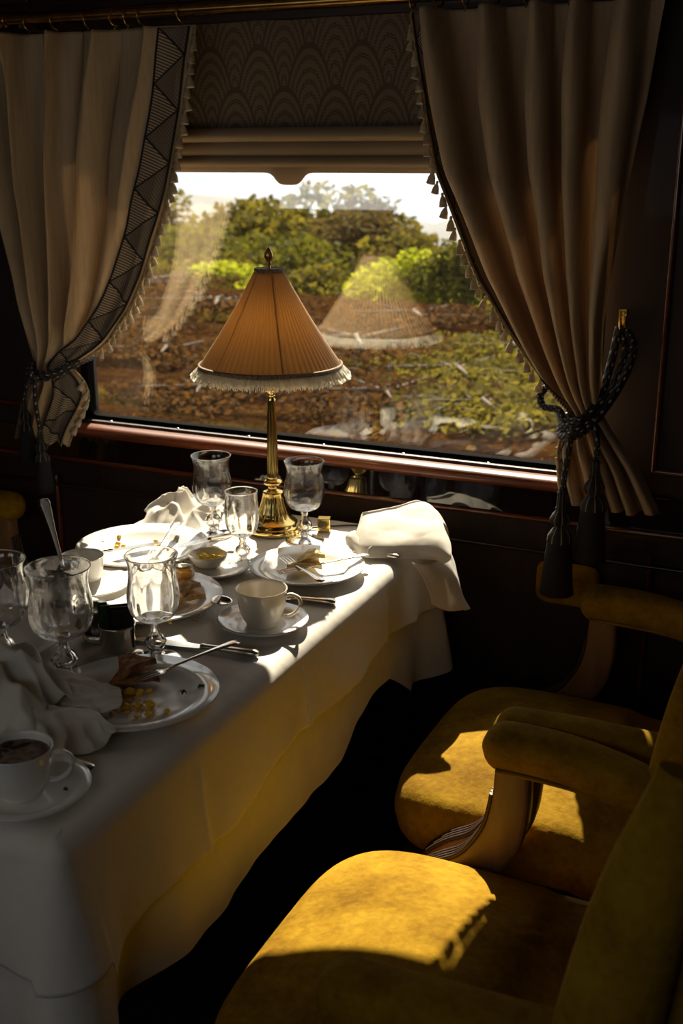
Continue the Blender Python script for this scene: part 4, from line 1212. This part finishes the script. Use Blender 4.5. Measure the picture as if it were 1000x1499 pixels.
def leafcloud(m, c, rx, ry, rz, n, s, flat=.5):
    for k in range(n):
        while True:
            d = Vector((random.uniform(-1, 1), random.uniform(-1, 1), random.uniform(-1, 1)))
            if .25 < d.length < 1: break
        q = 1 + .35 * nz(d.x * 2 + c[0], d.y * 2, d.z * 2 + c[2])
        p = Vector((c[0] + d.x * rx * q, c[1] + d.y * ry * q, c[2] + d.z * rz * q))
        a = Vector((random.gauss(0, 1), random.gauss(0, 1), random.gauss(0, flat))).normalized(); b = a.cross(Vector((random.gauss(0, 1), random.gauss(0, 1), random.gauss(0, 1)))).normalized()
        w, l = s * random.uniform(.5, 1.0), s * random.uniform(.8, 1.7)
        i = len(m.v); m.v += [tuple(p - a * l), tuple(p - b * w), tuple(p + a * l), tuple(p + b * w)]; m.face([i, i + 1, i + 2, i + 3])
def tree(label, x, y, top, wid, mat, n, s, group, name='tree', trunk=True, hgt=None, blobs=6):
    zg = terrain(x, y); t = thing(name, label, 'tree' if name == 'tree' else 'bush', (x, y, zg), 0, group)
    H = top - zg; m = M(); h2 = hgt or H * .8
    for k in range(blobs):
        a = random.uniform(0, 6.28); rr = wid * .55 * (0 if k == 0 else 1) * random.uniform(.5, 1)
        cz = H - h2 * .5 + (h2 * .22 if k == 0 else random.uniform(-.28, .10) * h2)
        q = random.uniform(.42, .62)
        leafcloud(m, (rr * cos(a), rr * sin(a) * .6, cz), wid * q, wid * q, h2 * q * .62, n // blobs, s)
    m.build('crown', MT[mat], t, smooth=False)
    m = M(); 
    m.sweep(rom([(0, 0, -.2), (.05 * wid, 0, H * .3), (0, 0, H * .6), (.04 * wid, 0, H * .85)], 10), [wid * .05 * (1 - k / 12) for k in range(11)], n=8)
    for k in range(5):
        a = k * 1.3; m.sweep(rom([(0, 0, H * (.35 + .08 * k)), (wid * .25 * cos(a), wid * .25 * sin(a), H * (.5 + .07 * k)), (wid * .5 * cos(a), wid * .5 * sin(a), H * (.6 + .07 * k))], 6), [wid * .02 * (1 - q / 8) for q in range(7)], n=6)
    m.build('trunk', MT['bark'], t)
    return t
def wx(px, D):   # world x seen at picture column px at depth y=D (used only to lay the planting out)
    k = (px - 500) / 1650; yaw = math.radians(24.5)
    fx, fy = -sin(yaw) * .9547, cos(yaw) * .9547; rx_, ry_ = cos(yaw), sin(yaw)
    tt = (D + 2.3267) / (fy + ry_ * k); return 1.0989 + tt * (fx + rx_ * k)
def wz(py, D, px=450):
    k = (749.5 - py) / 1650; p_ = math.radians(17.318)
    yaw = math.radians(24.5); tt = (D + 2.3267) / (cos(yaw) * (cos(p_) + k * sin(p_)) + sin(yaw) * (px - 500) / 1650)
    return 1.51 + tt * (-sin(p_) + k * cos(p_))
spec = [ # px, depth, top px y, width m, mat, n, leaf size, label
 (375, 24, 285, 3.0, 'leaf_olive', 5200, .10, 'broad olive green tree outside, left of centre behind the lamp'),
 (480, 26, 278, 3.4, 'leaf_olive', 5600, .11, 'tallest rounded tree outside, directly behind the lamp reflection'),
 (525, 21, 300, 1.7, 'leaf_brown', 2600, .09, 'brownish thin-leaved tree outside, right of the tallest tree'),
 (270, 27, 280, 1.5, 'leaf_olive', 1800, .09, 'narrow tree outside at the left edge of the view beside the tassels'),
 (300, 20, 335, 2.4, 'leaf_green', 3600, .09, 'low green tree outside behind the left curtain fringe'),
 (190, 24, 330, 2.6, 'leaf_brown', 2600, .10, 'brown tree outside mostly hidden by the left curtain'),
 (430, 16, 350, 2.2, 'leaf_green', 3800, .07, 'dense green tree outside just behind the lamp finial'),
 (350, 15, 370, 1.7, 'leaf_olive', 2800, .07, 'yellow-green shrubby tree outside left of the lampshade'),
 (590, 20, 345, 1.6, 'leaf_olive', 2400, .08, 'thin olive tree outside right of the lamp reflection'),
 (640, 24, 355, 1.6, 'leaf_brown', 1500, .09, 'sparse brown tree outside against the pale sky at right'),
 (690, 26, 365, 2.0, 'leaf_brown', 1800, .09, 'low brown tree outside at the right, by the curtain fringe'),
 (560, 17, 375, 1.5, 'leaf_brown', 2000, .07, 'brown shrubby tree outside behind the shade reflection'),
]
for px, D, py, w, mt, n, s, lb in spec:
    tree(lb, wx(px, D), D, wz(py, D, px), w, mt, n, s, 'trees beyond the bank')
for px, D, py, w, h, mt, n, s, lb in [
 (605, 10.2, 435, .75, .75, 'leaf_lime', 2200, .035, 'bright lime green bush outside, right of the lamp reflection'),
 (655, 9.4, 448, .60, .70, 'leaf_green', 1800, .035, 'dark-based green bush outside beside the lime bush'),
 (560, 10.6, 442, .6, .6, 'leaf_lime', 1300, .035, 'lime bush outside behind the reflected lampshade'),
 (715, 9.8, 452, .6, .6, 'leaf_lime', 1300, .035, 'yellow-green bush outside beside the right curtain edge'),
 (330, 10.4, 425, .9, .5, 'leaf_lime', 1600, .035, 'low yellow-green bush outside left of the lampshade'),
 (240, 10.6, 430, .9, .5, 'leaf_olive', 1500, .035, 'low olive bush outside beside the left curtain fringe'),
 (470, 11.0, 425, .9, .6, 'leaf_olive', 1600, .035, 'olive bush outside behind the lampshade'),
 (760, 7.8, 500, .6, .5, 'leaf_olive', 1200, .03, 'olive bush outside low at the right behind the curtain')]:
    x = wx(px, D); zt_ = wz(py, D, px); zg = terrain(x, D); h_ = max(h, zt_ - zg)
    tree(lb, x, D, zg + h_, w, mt, n, s, 'bushes on the bank', name='bush', hgt=h_, blobs=5)
for px, D, py, w, h in [(180, 6.6, 500, .9, .42), (255, 5.2, 560, .7, .30), (330, 7.6, 470, 1.1, .45), (430, 5.0, 585, .8, .30), (300, 4.2, 610, .6, .22),
                        (520, 6.2, 520, 1.0, .40), (600, 7.4, 490, .9, .40), (660, 5.4, 560, .8, .32), (560, 4.4, 610, .7, .25), (740, 6.4, 540, .8, .40), (700, 4.3, 620, .6, .22), (220, 8.6, 450, 1.3, .5)]:
    x = wx(px, D); zg = terrain(x, D); h_ = max(.15, wz(py - 25, D, px) - zg)
    tree('low brown scrub on the bank outside, seen dimly through the glass' if px < 640 else 'low olive scrub on the bank outside, near the right curtain', x, D, zg + h_, w * 1.35, 'leaf_scrub' if px < 640 else 'leaf_olive', 1500, .022, 'brown scrub on the bank' if px < 640 else 'olive scrub on the bank', name='bush', hgt=h_, blobs=6)
# dry grass and scrub on the bank
m = M()
for k in range(15000):
    y = 2.0 + 8.2 * random.random() ** 1.0; x = -4.4 - y * .62 + (5.6 + y * .85) * random.random()
    if nz(x * .8, y * .8, 4) < -.22: continue
    z = terrain(x, y); h = random.uniform(.02, .07) * (1 + 1.0 * nz(x * .5, y * .5, 6)); w = random.uniform(.004, .012)
    a = random.uniform(0, 3.14); dx, dy = cos(a) * w, sin(a) * w; tx, ty = random.gauss(0, .06), random.gauss(0, .05)
    i = len(m.v); m.v += [(x - dx, y - dy, z - .01), (x + dx, y + dy, z - .01), (x + tx, y + ty, z + h)]; m.face([i, i + 1, i + 2])
tag(m.build('dry_grass', MT['drygrass'], smooth=False), 'dry brown grass and scrub covering the bank outside the window', 'grass', kind='stuff')

# added warm fill light in a lamp body, unseen behind the camera
lc = thing('fill_lamp', 'added warm fill lamp with a brass rim, unseen behind the camera', 'lamp', (-.35, -2.2, ZC))
M().lathe([(0, 0), (.10, 0), (.10, -.015), (.085, -.025), (.085, -.015)], 32).build('fill_rim', MT['brass'], lc)
mg = Mat('fill_glow'); gm = mg.done(mg.bs('ShaderNodeEmission', (1, .72, .42), Strength=8))
M().lathe([(.084, -.018), (.078, -.04), (.05, -.058), (0, -.065)], 32).build('fill_globe', gm, lc)

# ------------------------------------------------------------------ render settings
s = bpy.context.scene
s.view_settings.view_transform = 'Standard'; s.view_settings.look = 'None'; s.view_settings.gamma = 1; s.view_settings.use_curve_mapping = False
s.view_settings.exposure = 0.0
s.cycles.use_denoising = True
s.cycles.max_bounces = 16; s.cycles.transmission_bounces = 12; s.cycles.transparent_max_bounces = 24; s.cycles.diffuse_bounces = 6; s.cycles.glossy_bounces = 6
s.cycles.caustics_refractive = True; s.cycles.caustics_reflective = False
s.cycles.sample_clamp_indirect = 4
